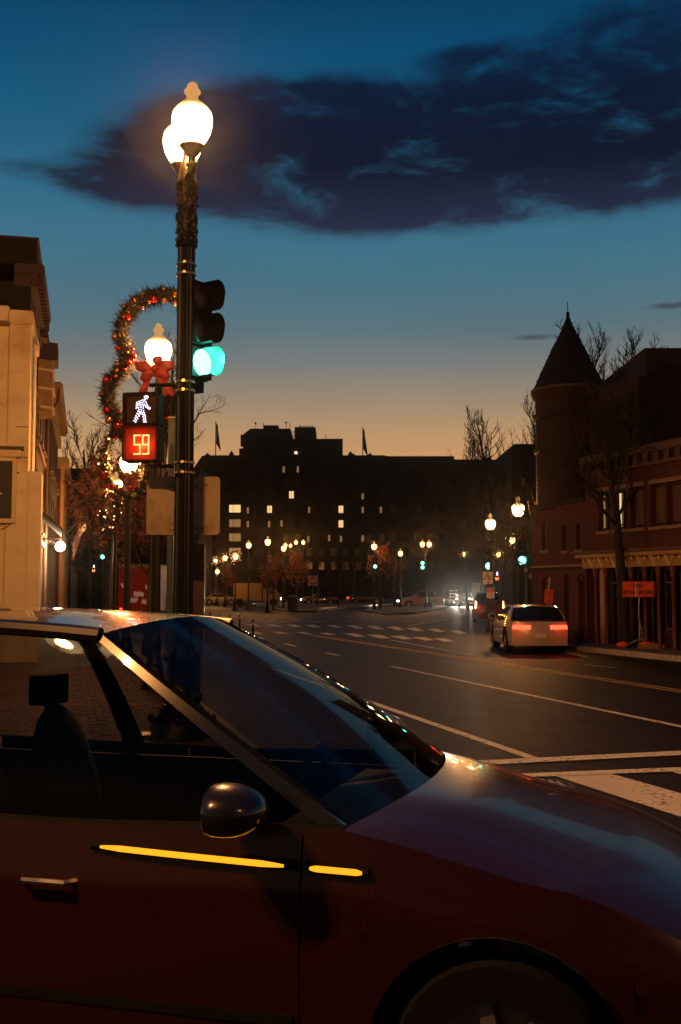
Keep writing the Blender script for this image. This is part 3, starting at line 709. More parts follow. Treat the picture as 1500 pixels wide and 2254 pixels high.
MB().box(-.02, Lr, -.12, .3, 2.36, 2.66).build('shop_fascia', M['tan'], row)
cbk = MB(); cbk.add([(-.045, 0, 0), (.045, 0, 0), (.045, -.20, 0), (-.045, -.20, 0), (-.045, 0, -.30), (.045, 0, -.30), (.045, -.04, -.27), (-.045, -.04, -.27), (-.045, -.12, -.1), (.045, -.12, -.1)],
                    [(0, 3, 2, 1), (3, 8, 9, 2), (8, 7, 6, 9), (7, 4, 5, 6), (0, 4, 7, 8, 3), (1, 2, 9, 6, 5), (0, 1, 5, 4)])
cbm = cbk.mesh('scroll_bracket', M['creamtrim']); dm = MB().box(-.03, .03, -.09, 0, -.10, 0).mesh('dentil', M['creamtrim'])
for c in cols: link_mesh('scroll_bracket', cbm, row, (sx(c), -.121, 2.655))
for i in range(46): link_mesh('dentil', dm, row, (.15 + i * .3, -.121, 2.655))
colm = MB().lathe([(.095, 0), (.095, .12), (.07, .16), (.062, .2), (.055, 2.05), (.075, 2.08), (.06, 2.12), (.085, 2.24), (.10, 2.36)], 14).mesh('column', M['brick'] if False else pbr('oxblood painted iron', (.10, .016, .012), .5, 0, .3, 5), smooth=True)
for c in cols: link_mesh('column', colm, row, (sx(c), -.03, .0))
for k, op in enumerate(low):
    if op[1] - op[0] < .1: continue
    if k == 0:
        MB().box(op[0] + .02, op[0] + .32, .02, .10, .14, 2.36).build('door_panel', M['tan'], row); continue
    door = (k % 3 == 1)
    z0 = .14 if door else .62
    f_ = MB(); t = .05
    f_.box(op[0], op[0] + t, .10, .17, z0, 2.36); f_.box(op[1] - t, op[1], .10, .17, z0, 2.36); f_.box(op[0] + t, op[1] - t, .10, .17, 2.28, 2.36); f_.box(op[0] + t, op[1] - t, .10, .17, z0, z0 + .09); f_.box(op[0] + t, op[1] - t, .10, .17, 1.9, 1.95)
    w_ = f_.build('door' if door else 'shop_window', M['brownpaint'], row)
    MB().box(op[0] + t * .5, op[1] - t * .5, .13, .14, z0 + .05, 2.3).build('pane', M['dark_glass'], w_)
    if not door: MB().box(op[0], op[1], .04, .2, .0, .60).build('stall_riser', M['brickdark'], row)
# turret house at the corner beyond the row
hs = 3.15
T0 = R0 + dR * hs
th = thing('turret_house', 'red brick corner house with a tall conical shingled turret and finial', 'building', (T0.x, T0.y, 0), rzR)
def sxT(px): return hitR(px) + hs
ops = [(sxT(1246) - .14, sxT(1246) + .14, .15, 2.2), (sxT(1279) - .16, sxT(1279) + .16, .15, 2.0), (sxT(1243) - .13, sxT(1243) + .13, 2.95, 3.75), (sxT(1275) - .14, sxT(1275) + .14, 2.95, 3.75), (sxT(1200) - .2, sxT(1200) + .2, .9, 2.1), (sxT(1200) - .2, sxT(1200) + .2, 3.0, 3.9)]
m_ = MB(); wall_open(m_, 0, hs - .004, 0, 4.4, 0, .35, ops); m_.build('wall', M['brick'], th); MB().box(0, hs - .004, .36, 8, 0, 4.4).build('inner_wall', M['brickdark'], th)
for k, op in enumerate(ops):
    if k < 2:
        w_ = window(th, *op, .14, M['brownpaint'], M['dark_glass'], 'door', (0, 1), None, .05); MB().box(op[1] - .09, op[1] - .06, .11, .14, 1.0, 1.14).build('handle', M['band'], w_)
    else: window(th, *op, .16, M['tan'], M['dark_glass'], bars=(0, 1), sill=M['stone'], t=.04)
ar = MB()
cx_ = (ops[1][0] + ops[1][1]) / 2
ar.tube([(cx_ + .19 * math.cos(t_), -.02, 2.0 + .19 * math.sin(t_)) for t_ in [PI * i / 10 for i in range(11)]], .035, 6); ar.build('door_arch', M['brickdark'], th)
MB().box(-.05, hs, -.07, 0, 2.44, 2.50).build('string_course', M['stone'], th); MB().box(-.02, hs, -.04, 0, 2.36, 2.44).build('string_course', M['brickdark'], th)
MB().box(0, hs, -.08, 8, 4.4, 4.5).build('cornice', M['brickdark'], th)
# turret
tc_ = Vector((P(1252, 800, 35.4).x, 35.4)); Rt = 76 / F * 35.4
def zat(py, Y=35.4): return P(1251, py, Y).z
Minv = Matrix.Rotation(-rzR, 4, 'Z'); tl_ = Minv @ Vector((tc_.x - T0.x, tc_.y - T0.y, 0))
zE = zat(866); zA = zat(708); zF = zat(665)
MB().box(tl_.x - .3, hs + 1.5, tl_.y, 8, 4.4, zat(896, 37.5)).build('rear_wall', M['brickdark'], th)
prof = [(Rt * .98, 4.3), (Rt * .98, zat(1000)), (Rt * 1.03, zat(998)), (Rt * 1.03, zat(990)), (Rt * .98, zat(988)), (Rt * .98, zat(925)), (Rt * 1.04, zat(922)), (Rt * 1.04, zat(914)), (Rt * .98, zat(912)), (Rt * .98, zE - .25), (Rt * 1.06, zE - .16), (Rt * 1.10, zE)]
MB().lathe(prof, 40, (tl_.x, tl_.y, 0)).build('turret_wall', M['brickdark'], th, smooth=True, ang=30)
MB().lathe([(Rt * 1.02, zE), (Rt * 1.11, zE + .02), (Rt * 1.11, zE + .10), (Rt * .95, zE + .12)], 40, (tl_.x, tl_.y, 0)).build('turret_eave', M['brownpaint'], th, smooth=True, ang=30)
random.seed(3)
sh = MB(); rows = 27; z0_ = zE + .08; z1_ = zA
for i in range(rows):
    f0 = i / rows; rr = (Rt * 1.0) * (1 - f0) + .05 * f0; rn = (Rt * 1.0) * (1 - (i + 1) / rows) + .05
    zz = z0_ + (z1_ - z0_) * f0; zt = z0_ + (z1_ - z0_) * (f0 + 1 / rows) + .03; n = max(6, int(2 * PI * rr / .16))
    for j in range(n):
        a0 = 2 * PI * (j + .5 * (i % 2)) / n; w = PI / n * .93; o_ = random.uniform(.05, .10)
        vs = [(tl_.x + (rr + o_) * math.cos(a0 - w), tl_.y + (rr + o_) * math.sin(a0 - w), zz), (tl_.x + (rr + o_) * math.cos(a0 + w), tl_.y + (rr + o_) * math.sin(a0 + w), zz),
              (tl_.x + rn * math.cos(a0 + w), tl_.y + rn * math.sin(a0 + w), zt), (tl_.x + rn * math.cos(a0 - w), tl_.y + rn * math.sin(a0 - w), zt)]
        vi = [(tl_.x + (rr - .01) * math.cos(a0 - w), tl_.y + (rr - .01) * math.sin(a0 - w), zz), (tl_.x + (rr - .01) * math.cos(a0 + w), tl_.y + (rr - .01) * math.sin(a0 + w), zz)]
        sh.add(vs + vi, [(0, 1, 2, 3), (1, 0, 4, 5)])
stuff(sh.build('shingles', M['slate'], th))
MB().lathe([(Rt * .97, zE), (.04, z1_)], 32, (tl_.x, tl_.y, 0)).build('turret_roof', M['slate'], th)
MB().lathe([(.16, zA - .28), (.19, zA - .24), (.07, zA + .1), (.05, zA + .25), (.07, zA + .28), (.015, zA + .34), (.012, zF)], 12, (tl_.x, tl_.y, 0)).build('finial', M['iron'], th, smooth=True)
# taller dark blocks behind
for (x0, x1, y, z, lab) in ((1326, 1424, 898, 43, 'dark flat roofed house behind the turret with a capped flue'), (1421, 1600, 769, 45, 'tallest dark party wall house at the right edge with roof vents')):
    A = P(x0, y, z); B = P(x1, y, z); t = thing('rear_house', lab, 'building', (A.x, z, 0)); MB().box(0, B.x - A.x, 0, 8, 0, A.z).build('wall', M['brickdark'], t); MB().box(-.03, B.x - A.x, -.05, 8, A.z, A.z + .05).build('coping', M['farroof'], t)
    if x0 < 1400:
        a = P(1400, 0, z).x - A.x; MB().box(P(1372, 0, z).x - A.x, P(1424, 0, z).x - A.x, .2, 2, A.z, P(0, 868, z).z).build('chimney', M['brickdark'], t, bevel=.04)
        f_ = MB(); f_.lathe([(.10, 0), (.10, .18), (.02, .18)], 10, (a, 1, P(0, 868, z).z)); f_.lathe([(.26, .19), (.03, .30)], 12, (a, 1, P(0, 868, z).z)); f_.build('flue_cap', M['iron'], t)
    else:
        f_ = MB(); a = P(1489, 0, z).x - A.x; f_.lathe([(.13, 0), (.13, .16)], 10, (a, 1, A.z)); f_.lathe([(.28, .18), (.2, .24), (.03, .28)], 12, (a, 1, A.z)); f_.build('flue_cap', M['iron'], t)
        for px in (1455, 1461, 1470): a = P(px, 0, z).x - A.x; MB().tube([(a, 1, A.z), (a, 1, A.z + .18), (a - .05, 1, A.z + .30), (a + .02, 1, A.z + .36)], .02, 5).build('vent_pipe', M['iron'], t)
# ------------------------------------------------------------------ street lamps
GD = .437
GLOBE = [(.085, 0), (.11, .015), (.155, .07), (.195, .15), (.2165, .24), (.2185, .30), (.205, .37), (.165, .425), (.125, .45)]
NECK = [(.125, .445), (.128, .465), (.10, .485), (.075, .50), (.062, .535), (.06, .565), (.085, .585), (.09, .605), (.07, .63), (.05, .645), (.058, .665), (.045, .69), (.02, .705), (.004, .72)]
gm = {n: (MB().lathe(GLOBE, n).mesh('globe', M['globe'], smooth=True, ang=60), MB().lathe(NECK, n).mesh('finial', M['finial'], smooth=True, ang=60)) for n in (12, 32)}
gm[11] = (MB().lathe(GLOBE, 12).mesh('globe', M['globe_far'], smooth=True, ang=60), gm[12][1])
cap_prof = [(.035, -.42), (.05, -.40), (.05, -.36), (.035, -.34), (.035, -.20), (.055, -.17), (.06, -.13), (.10, -.06), (.115, -.02), (.11, .0), (.09, .012)]
LPOW = 1100.0
def bulb(par, loc, pw=1.0, rad=.10, col=LC):
    l = bpy.data.lights.new('bulb', 'POINT'); l.energy = LPOW * pw; l.color = col; l.shadow_soft_size = rad
    o = bpy.data.objects.new('bulb', l); C.objects.link(o); o.parent = par; o.location = loc; return o
def globe(par, loc, n=32, pw=1.0):
    s = link_mesh('globe', gm[n][0], par, loc); link_mesh('finial', gm[n][1], par, loc)
    bulb(par, (loc[0], loc[1], loc[2] + .25), pw); return s
def post_profile(h, r=.075, base=.24):
    return [(base, 0), (base, .16), (base * .92, .2), (base * .86, .22), (base * .80, .42), (base * .62, .5), (base * .66, .54), (base * .5, .60), (base * .46, .80), (base * .5, .84), (r * 1.35, .90), (r * 1.1, 1.0), (r, 1.05), (r * .82, h - .48), (r * 1.15, h - .45), (r * .8, h - .41)]
def lamp(px, gy, Y, label, group='globe street lamps', pw=1.0, r=.075, n=12, cat='street lamp', base=.22):
    """one globe street lamp; px, gy: where its globe sits in the photo, Y: its distance"""
    g_ = P(px, gy, Y); h = g_.z - .26
    t = thing('street_lamp', label, cat, (g_.x, Y, 0), 0, group)
    b = post_profile(h, r, base)
    MB().lathe(b[:12], 16).build('base', M['iron'], t, smooth=True, ang=35)
    MB().lathe(b[11:], 16, flute=1, fd=.10).build('shaft', M['iron'], t)
    MB().lathe(cap_prof, 16, (0, 0, h)).build('globe_holder', M['iron'], t, smooth=True)
    globe(t, (0, 0, h), n, pw)
    return t
# twin lamp pole with the signal
mp = thing('twin_globe_lamp_post', 'tall fluted black twin globe lamp post in the middle left carrying the green signal', 'street lamp', (G(405, 1650).x, 11.66, 0))
X0, Y0 = mp.location.x, 11.66
def Lz(py, Y=Y0): return P(405, py, Y).z
hb_ = Lz(1650)
bs = MB()
oc = lambda r, k=8: r
bs.lathe([(.33, .0), (.33, .30), (.30, .34), (.31, .38), (.24, .42), (.25, .46), (.17, .52), (.19, .55), (.15, .62), (.155, .95), (.175, .98), (.135, 1.03), (.125, 1.12)], 8)
bs.build('base', M['iron'], mp, bevel=.012)
random.seed(2)
lf = MB()
for k in range(8):
    a = 2 * PI * k / 8
    for zz, rr in ((.36, .33), (.58, .19), (1.0, .17)): lf.ball((rr * math.cos(a), rr * math.sin(a), zz), .035, 6, 4, (1, 1, 1.5))
lf.build('base_ornament', M['iron'], mp, smooth=True)
zt = Lz(545)
MB().lathe([(.112, 1.1), (.104, 2.2), (.100, 3.6), (.096, zt)], 32, flute=1, fd=.13).build('shaft', M['iron'], mp)
# ornate upper part
zz = lambda py: Lz(py)
MB().lathe([(.10, zz(547)), (.125, zz(543)), (.115, zz(538)), (.09, zz(530)), (.095, zz(500)), (.10, zz(470)), (.105, zz(440)), (.11, zz(425)), (.12, zz(415)), (.13, zz(412)), (.13, zz(405)), (.10, zz(398)), (.09, zz(380)), (.07, zz(362)), (.05, zz(350)), (.045, zz(330))], 24).build('capital', M['iron'], mp, smooth=True, ang=50)
orn = MB()
for i in range(90):
    a = random.uniform(0, 2 * PI); z_ = random.uniform(zz(538), zz(412)); orn.ball((.10 * math.cos(a), .10 * math.sin(a), z_), random.uniform(.012, .028), 6, 4, (1, 1, random.uniform(.8, 2)))
for py in (432, 452, 488, 512, 530):
    for k in range(10):
        a = 2 * PI * k / 10 + py; orn.ball((.108 * math.cos(a), .108 * math.sin(a), zz(py)), .022, 6, 4)
orn.build('acanthus_ornament', M['iron'], mp, smooth=True)
gA = P(423, 322, 11.40); gB = P(402, 352, 11.94)
for gpt, nm in ((gA, 'near'), (gB, 'far')):
    lx, ly = gpt.x - X0, gpt.y - Y0
    lz = gpt.z if nm == 'near' else gA.z
    MB().lathe([(.03, -.30), (.045, -.28), (.04, -.22), (.04, -.12), (.07, -.09), (.11, -.03), (.135, .0), (.12, .02), (.09, .03)], 20, (lx, ly, lz)).build('globe_holder', M['iron'], mp, smooth=True)
    MB().tube([(0, 0, zz(395)), (lx * .3, ly * .3, zz(400)), (lx * .8, ly * .8, zz(398)), (lx, ly, zz(390)), (lx, ly, lz - .28)], [.05, .05, .045, .04, .035], 10).build('arm', M['iron'], mp, smooth=True)
    MB().ball((lx, ly, lz - .2), .065, 12, 8, (1, 1, .5)).build('collar', M['iron'], mp, smooth=True)
    globe(mp, (lx, ly, lz - .0), 32, 1.15)
# steel bands round the shaft
for py in (583, 605, 842, 861, 1019, 1041):
    MB().lathe([(.109, -.012), (.112, -.010), (.112, .010), (.109, .012)], 32, (0, 0, zz(py))).build('band', M['band'], mp, smooth=True)
    MB().box(-.015, .015, -.135, -.105, zz(py) - .014, zz(py) + .014).build('band_buckle', M['band'], mp)

# traffic signal on the pole
def signal_head(name, label, loc, face, lit=2, sc=1.0, lens='green_lens', vis=.17, group=None, n=28, pw=0, arc=(-62, 242)):
    """three section signal; face = world angle the lenses look to; local -y is the front"""
    t = thing(name, label, 'traffic signal', loc, face + PI / 2, group); t.scale = (sc,) * 3
    MB().box(-.17, .17, .0, .20, -.53, .53).build('housing', M['iron2'], t, bevel=.02)
    for i, z in enumerate((.355, 0, -.355)):
        MB().box(-.165, .165, -.02, -.003, z - .168, z + .168).build('section_door', M['iron2'], t, bevel=.008)
        mt = M[lens] if i == lit else M['dead_lens']
        MB().ball((0, -.02, z), .148, n, 8, (1, .16, 1)).build('lens', mt, t, smooth=True)
        v = MB(); nn_ = 24
        for j in range(nn_ + 1):
            a = R(arc[0]) + R(arc[1] - arc[0]) * j / nn_; d_ = vis + .05 * max(0, math.sin(a))
            for rr in (.158, .154):
                v.v.append((rr * math.cos(a), -.02, z + rr * math.sin(a))); v.v.append((rr * math.cos(a), -.02 - d_, z + rr * math.sin(a)))
        for j in range(nn_):
            b_ = j * 4; c_ = b_ + 4
            v.f += [(b_, b_ + 1, c_ + 1, c_), (b_ + 2, c_ + 2, c_ + 3, b_ + 3), (b_ + 1, b_ + 3, c_ + 3, c_ + 1)]
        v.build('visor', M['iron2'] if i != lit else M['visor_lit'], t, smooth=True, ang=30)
    if pw:
        bulb(t, (0, -.09, -.355), pw, .05, (.04, 1.0, .62))
    return t
M['visor_lit'] = pbr('visor black paled as lit', (.05, .055, .05), .32, 0, .1)  # paler copy of the visor black, signal light partly put into the colour
fa = -PI / 2 + R(57)
sc_ = P(443, 0, 11.5); zc = (Lz(630) + Lz(790)) / 2
sh_ = signal_head('traffic_signal', 'large three section black signal showing green on the twin globe lamp post', (P(443, 700, 11.7).x, 11.72, (Lz(633, 11.4) + Lz(790, 11.4)) / 2), fa, sc=1.02, pw=.02, arc=(-112, 96))
brk = MB(); brk.tube([(-.02, .12, .53), (-.02, .12, .58), (-.04, .14, .61), (-.10, .18, .62)], .035, 8); brk.build('bracket', M['iron2'], sh_, smooth=True)
brk = MB(); brk.box(-.09, .09, .03, .17, -.66, -.535); brk.tube([(-.05, .1, -.62), (-.10, .14, -.62)], .028, 8); brk.build('bracket', M['iron2'], sh_, smooth=True)

# pedestrian signal
ps = thing('pedestrian_signal', 'pedestrian signal with a white walking figure above a red countdown of 59', 'pedestrian signal', tuple(P(312, 940, 11.3)))
ps.rotation_euler = (0, 0, R(-6))
hw = 41 / F * 11.3
for nm, z0, z1 in (('walk_housing', .02, .36), ('countdown_housing', -.36, .015)):
    m_ = MB(); m_.box(-hw, hw, 0, .20, z0, z1); m_.box(-hw, -hw + .03, -.06, 0, z0, z1); m_.box(hw - .03, hw, -.06, 0, z0, z1); m_.box(-hw + .03, hw - .03, -.06, 0, z1 - .03, z1); m_.box(-hw + .03, hw - .03, -.035, 0, z0, z0 + .02)
    m_.build(nm, M['iron2'], ps, bevel=.008)
M['ped_face'] = pbr('dark red signal face', (.030, .007, .004), .5, spec=.2)
MB().box(-hw + .03, hw - .03, -.012, -.002, .04, .33).build('walk_face', M['ped_face'], ps); MB().box(-hw + .03, hw - .03, -.012, -.002, -.34, -.015).build('countdown_face', M['ped_face'], ps)
dots = MB()
DW = [(760, 225), (803, 225), (728, 270), (780, 272), (833, 270), (757, 318), (805, 318), (745, 358), (682, 358), (630, 380), (572, 402), (508, 425), (710, 408), (778, 424), (600, 445), (662, 440), (550, 468), (497, 475), (532, 508), (490, 535), (598, 512), (655, 500), (724, 484), (803, 490), (760, 520), (703, 540), (830, 545), (515, 570), (487, 600), (562, 585), (635, 570), (695, 600), (780, 570), (828, 598), (870, 580), (905, 610), (878, 635), (567, 643), (635, 648), (708, 678), (542, 692), (582, 718), (630, 718), (683, 735), (728, 745), (516, 762), (560, 785), (608, 765), (668, 780), (712, 800), (753, 803), (483, 828), (578, 830), (695, 856), (762, 856), (512, 865), (455, 893), (535, 905), (728, 905), (773, 920), (478, 932), (425, 965), (495, 965), (710, 948), (757, 975), (472, 1010), (728, 1012), (785, 1010)]
for (x, y) in DW:
    u = (x - 640) / 13.26 / F * 11.3; v = .19 - (y - 620) / 13.26 / F * 11.3 * 1.0
    dots.ball((u, -.016, v), .0072, 6, 4, (1, .5, 1))
dots.build('walking_figure', M['ped_white'], ps)
def seg(ch, x0, s):
    S = {'a': [(0, 2), (1, 2)], 'b': [(1, 2), (1, 1)], 'c': [(1, 1), (1, 0)], 'd': [(0, 0), (1, 0)], 'e': [(0, 0), (0, 1)], 'f': [(0, 1), (0, 2)], 'g': [(0, 1), (1, 1)]}
    D = {'5': 'afgcd', '9': 'abcdfg', '1': 'bc', '6': 'fegcd'}
    return [((x0 + p[0] * s[0], p[1] * s[1]), (x0 + q[0] * s[0], q[1] * s[1])) for p, q in (S[c] for c in D[ch])]
for ch, x0 in (('5', -.072), ('9', .020)):
    core = MB(); sw_ = .062; shh = .098
    for (p, q) in seg(ch, x0, (sw_, shh)):
        L = math.hypot(q[0] - p[0], q[1] - p[1]); k = max(3, int(L / .011))
        for i in range(k + 1):
            u = p[0] + (q[0] - p[0]) * i / k; v = p[1] + (q[1] - p[1]) * i / k
            core.ball((u, -.016, v - .285), .0105, 7, 4, (1, .5, 1))
    core.build('digit', M['ped_core'], ps)
# countdown glow comes from the diodes themselves: small red lamp in front of the face
bulb(ps, (.0, -.085, -.19), .03, .04, (1.0, .05, .01))
for py in (852, 1029):
    ar_ = MB(); z_ = Lz(py, 11.5) - ps.location.z; ar_.tube([(.05, .1, z_), (.28, .1, z_), (P(395, 0, 11.5).x - ps.location.x, .12, z_)], .022, 8); ar_.build('bracket', M['iron2'], ps, smooth=True)
MB().tube([(.16, .12, Lz(1029, 11.5) - ps.location.z), (.16, .12, Lz(852, 11.5) - ps.location.z)], .03, 8).build('conduit', M['iron2'], ps)

# rectangular sign seen from behind
A = P(404, 1113, 11.95); sgn = thing('road_sign', 'blank aluminium back of a wide rounded road sign strapped to the main post', 'road sign', (A.x, A.y, A.z))
sw2 = 81 / F * 11.95; sh2 = 64.5 / F * 11.95; rc = .045
poly = []
for cx, cz, a0 in ((sw2 - rc, sh2 - rc, 0), (-sw2 + rc, sh2 - rc, 90), (-sw2 + rc, -sh2 + rc, 180), (sw2 - rc, -sh2 + rc, 270)):
    for i in range(7): a = R(a0 + 15 * i); poly.append((cx + rc * math.cos(a), cz + rc * math.sin(a)))
m_ = MB(); m_.prism(poly, -.002, .003); m_.xform(Matrix.Rotation(PI / 2, 4, 'X')); m_.build('plate', M['signback'], sgn)
for x in (-.03, .26):
    for z in (-.23, .23): MB().lathe([(.012, 0), (.012, .008), (.004, .012)], 8).xform(Matrix.Translation((x, -.003, z)) @ Matrix.Rotation(PI / 2, 4, 'X')).build('bolt', M['steel'], sgn)
st_ = MB(); st_.box(.10, .19, -.012, -.004, sh2 * -.2 + .02, sh2 * -.2 + .03); st_.box(-.215, -.20, -.006, -.004, -.11, -.02); st_.build('sticker', M['steel'], sgn)
MB().box(-.12, .16, -.06, -.004, .20, .225).build('sign_bracket', M['steel'], sgn); MB().box(-.12, .16, -.06, -.004, -.26, -.235).build('sign_bracket', M['steel'], sgn)
# posts behind the main pole
pz = P(379, 921, 12.8)
gp = thing('signal_post', 'slim green grey square post just behind the main lamp post', 'post', (pz.x, 12.8, 0)); MB().box(-.037, .037, -.037, .037, KH, pz.z).build('post', M['greenpole'], gp, bevel=.006); MB().box(-.045, .045, -.045, .045, pz.z, pz.z + .015).build('post_cap', M['steel'], gp)
bxp = P(432, 1197, 13.2); sb = thing('control_cabinet', 'narrow dark control cabinet on a post behind the main pole, below the blank sign', 'cabinet', (bxp.x, 13.2, 0))
MB().box(-.05, .10, 0, .2, .95, bxp.z).build('cabinet', M['brownpaint'], sb, bevel=.01); MB().box(0, .06, .06, .12, KH, .95).build('post', M['iron'], sb); MB().box(.1, .106, .0, .01, 1.0, bxp.z - .02).build('edge_strip', M['band'], sb)

# street lamps down the left street
lamp2 = lamp(349, 772, 17.5, 'single globe lamp inside the large bauble wreath', pw=.5, n=32, r=.085)
lamp3 = lamp(284, 1019, 26.5, 'globe lamp half hidden behind the pedestrian countdown signal', pw=.6, n=32, r=.09)
lamp4 = lamp(256, 1068, 36, 'globe lamp glimpsed through reddish foliage below the countdown signal', pw=.8)
lamp(236, 1130, 48, 'furthest globe lamp in the left street among brown leaves', pw=.6)
# middle distance and far lamps : (px, globe y, distance, label)
FL = [(548, 1200, 96, 'slim globe lamp left of the tallest lamp near the pale truck'), (590, 1193, 84, 'tall globe lamp on a thick post beside the back of the pale truck'), (625, 1207, 98, 'globe lamp in front of the small round tree left of the do not enter sign'),
      (629, 1200, 150, 'small lamp just above the one before the round tree'), (640, 1201, 165, 'faint lamp left of the far pair'), (652, 1194, 142, 'left globe of the far pair over the park'), (668, 1194, 142, 'right globe of the far pair over the park'),
      (519, 1225, 92, 'wreathed lamp right of the left hand string of far lamps'), (496, 1228, 112, 'second wreathed lamp from the pale truck'), (475, 1234, 135, 'third wreathed lamp in the receding string'), (464, 1237, 150, 'fourth lamp in the receding string'), (454, 1237, 165, 'last lamp in the receding string next to the main post'),
      (449, 1258, 120, 'low lamp beside the edge of the main post'), (479, 1258, 120, 'low lamp above the bonnet of the pale car'),
      (824, 1203, 92, 'globe lamp lighting a bare tree above a small green signal'), (882, 1218, 104, 'globe lamp standing alone right of the lit bare tree'), (1020, 1220, 125, 'lamp tangled in twigs above the oncoming dark car'),
      (1098, 1220, 110, 'small lamp between the two right hand green signals'), (1129, 1189, 78, 'lamp behind twigs left of the larger green signal')]
for (px, gy, Y, lab) in FL: lamp(px, gy, Y, lab, pw=.25, r=.07, n=11)
lamp(1080, 1153, 47, 'globe lamp above the no turn on red sign', pw=.5, n=32, r=.08)
lamp(1141, 1121, 38, 'highest globe lamp on a thick post left of the brick turret house', pw=.6, n=32, r=.09)
lamp(1296, 1136, 33.5, 'globe lamp on the right pavement behind bare branches in front of the shops', pw=.7, n=32, r=.085, base=.30)
# double lamp on the island
tw = thing('twin_globe_lamp_post', 'pair of globes on one arm above the stacked green arrows on the island', 'street lamp', (P(931, 0, 104).x, 104, 0))
h = P(931, 1204, 104).z
MB().lathe(post_profile(h - .25, .09, .3), 14).build('shaft', M['iron'], tw); MB().tube([(-.32, 0, h - .1), (-.25, 0, h - .42), (0, 0, h - .5), (.25, 0, h - .42), (.32, 0, h - .1)], .04, 8).build('arm', M['iron'], tw)
for s in (-.32, .32): globe(tw, (s, 0, h), 11, .3)
# lamps on the near side of the junction, behind the photographer
for (x, y, lab) in ((-4.6, 1.2, 'twin globe lamp on the pavement behind the camera to the left'), (5.5, -4.5, 'twin globe lamp on the pavement behind the camera to the right')):
    t = thing('twin_globe_lamp_post', lab, 'street lamp', (x, y, 0)); MB().lathe(post_profile(6.1, .10, .3), 16).build('shaft', M['iron'], t); MB().tube([(-.4, 0, 6.3), (-.3, 0, 5.9), (0, 0, 5.8), (.3, 0, 5.9), (.4, 0, 6.3)], .04, 8).build('arm', M['iron'], t)
    for s in (-.4, .4): globe(t, (s, 0, 6.3), 12, 1.1 if x < 0 else .1)
# wall lamp on the left street
wl = thing('wall_lamp', 'very bright bare lamp beside the shop doors at the end of the cream wall', 'wall lamp', tuple(P(133, 1203, 37)))
MB().ball((0, 0, 0), .17, 14, 10).build('glass', M['globe2'] if 'globe2' in M else glow('bright lamp glass', (1.0, .86, .62), 14.0, .8), wl, smooth=True)
MB().tube([(0, 0, .16), (0, 0, .26), (-.3, .1, .30), (-.75, .25, .25)], .025, 6).build('bracket', M['iron'], wl); bulb(wl, (0, 0, 0), .6, .1, (1.0, .66, .32))

# ------------------------------------------------------------------ far signals
for (px, py, Y, lab, s, lit) in ((826, 1236, 92, 'small green arrow signal on the post of the lamp by the bare tree', 1.0, 2), (930, 1240, 103, 'island signal with two green aspects one above the other', 1.15, 2), (1074, 1240, 47.5, 'green signal directly above the no turn on red sign', 1.0, 2),
                                 (1146, 1224, 37.5, 'bright green signal on the thick lamp post left of the brick house', .95, 2), (228, 1221, 62, 'small green signal low between trees in the left street', .8, 2), (233, 1203, 75, 'second small green signal above the first in the left street', .7, 2)):
    dy = .355 * s
    gpt = {826: 1247, 930: 1249, 1074: 1246, 1146: 1234, 228: 1226, 233: 1208}[px]
    c = P(px, gpt, Y); t = signal_head('traffic_signal', lab, (c.x, Y - .15, c.z + dy), -PI / 2 + R(4), sc=s, group=None, n=14, pw=.012 if Y < 60 else .01)
    if px == 930:
        ch = [o for o in t.children if o.name.startswith('lens')][1]
        ch.data = ch.data.copy(); ch.data.materials[0] = M['green_lens']
        a_ = MB(); a_.v = [(-.05, -.11, -.02), (.05, -.11, -.02), (.05, -.11, .02), (.11, -.11, .02), (0, -.11, .13), (-.11, -.11, .02), (-.05, -.11, .02)]; 
    if px in (228, 233):
        pt = MB(); pt.tube([(0, .15, -c.z / s), (0, .15, .5)], .05, 8); pt.build('post', M['iron'], t)
    if px == 1074: MB().tube([(.05, .15, -c.z + .2), (.05, .15, .5)], .05, 8).build('post', M['iron'], t)
isp = thing('signal_post', 'black signal post with a fat base on the island beside the double lamp', 'post', (P(938, 0, 103.4).x, 103.4, 0)); MB().lathe(post_profile(4.6, .10, .32), 14).build('post', M['iron'], isp, smooth=True, ang=40)
tp = thing('signal_post', 'thick black post with signal and small boxes at the corner of the brick house', 'post', (P(1146, 0, 37.9).x, 37.9, 0)); MB().lathe(post_profile(3.3, .11, .2), 16).build('post', M['iron'], tp, smooth=True, ang=40)
MB().box(-.12, .0, -.2, -.1, 2.35, 2.6).build('junction_box', M['steel'], tp, bevel=.01); MB().box(.03, .12, -.18, -.1, 2.1, 2.3).build('junction_box', M['steel'], tp)

def small_ped(px, py, Y, lab, s=1.0):
    t = thing('pedestrian_signal', lab, 'pedestrian signal', tuple(P(px, py, Y))); t.scale = (s,) * 3
    MB().box(-.2, .2, 0, .2, -.38, .38).build('housing', M['iron2'], t, bevel=.01)
    d_ = MB(); 
    for (u, v, r_) in ((0, .33, .035), (0, .24, .05), (0, .16, .05), (-.05, .08, .03), (.05, .07, .03), (.06, .2, .025), (-.06, .2, .025)): d_.ball((u, -.02, v), r_, 6, 4)
    d_.build('walking_figure', M['ped_white'], t)
    for ch, x0 in (('6', -.11), ('1', .0)):
        c = MB()
        for (p, q) in seg(ch, x0, (.08, .11)): c.tube([(p[0], -.02, p[1] - .3), (q[0], -.02, q[1] - .3)], .016, 6)
        c.build('digit', M['ped_red'], t)
    return t
small_ped(1095, 1268, 48.5, 'far pedestrian signal reading 61 right of the no turn on red sign', .55)
small_ped(207, 1251, 58, 'tiny pedestrian signal with red digits low in the left street', .6)
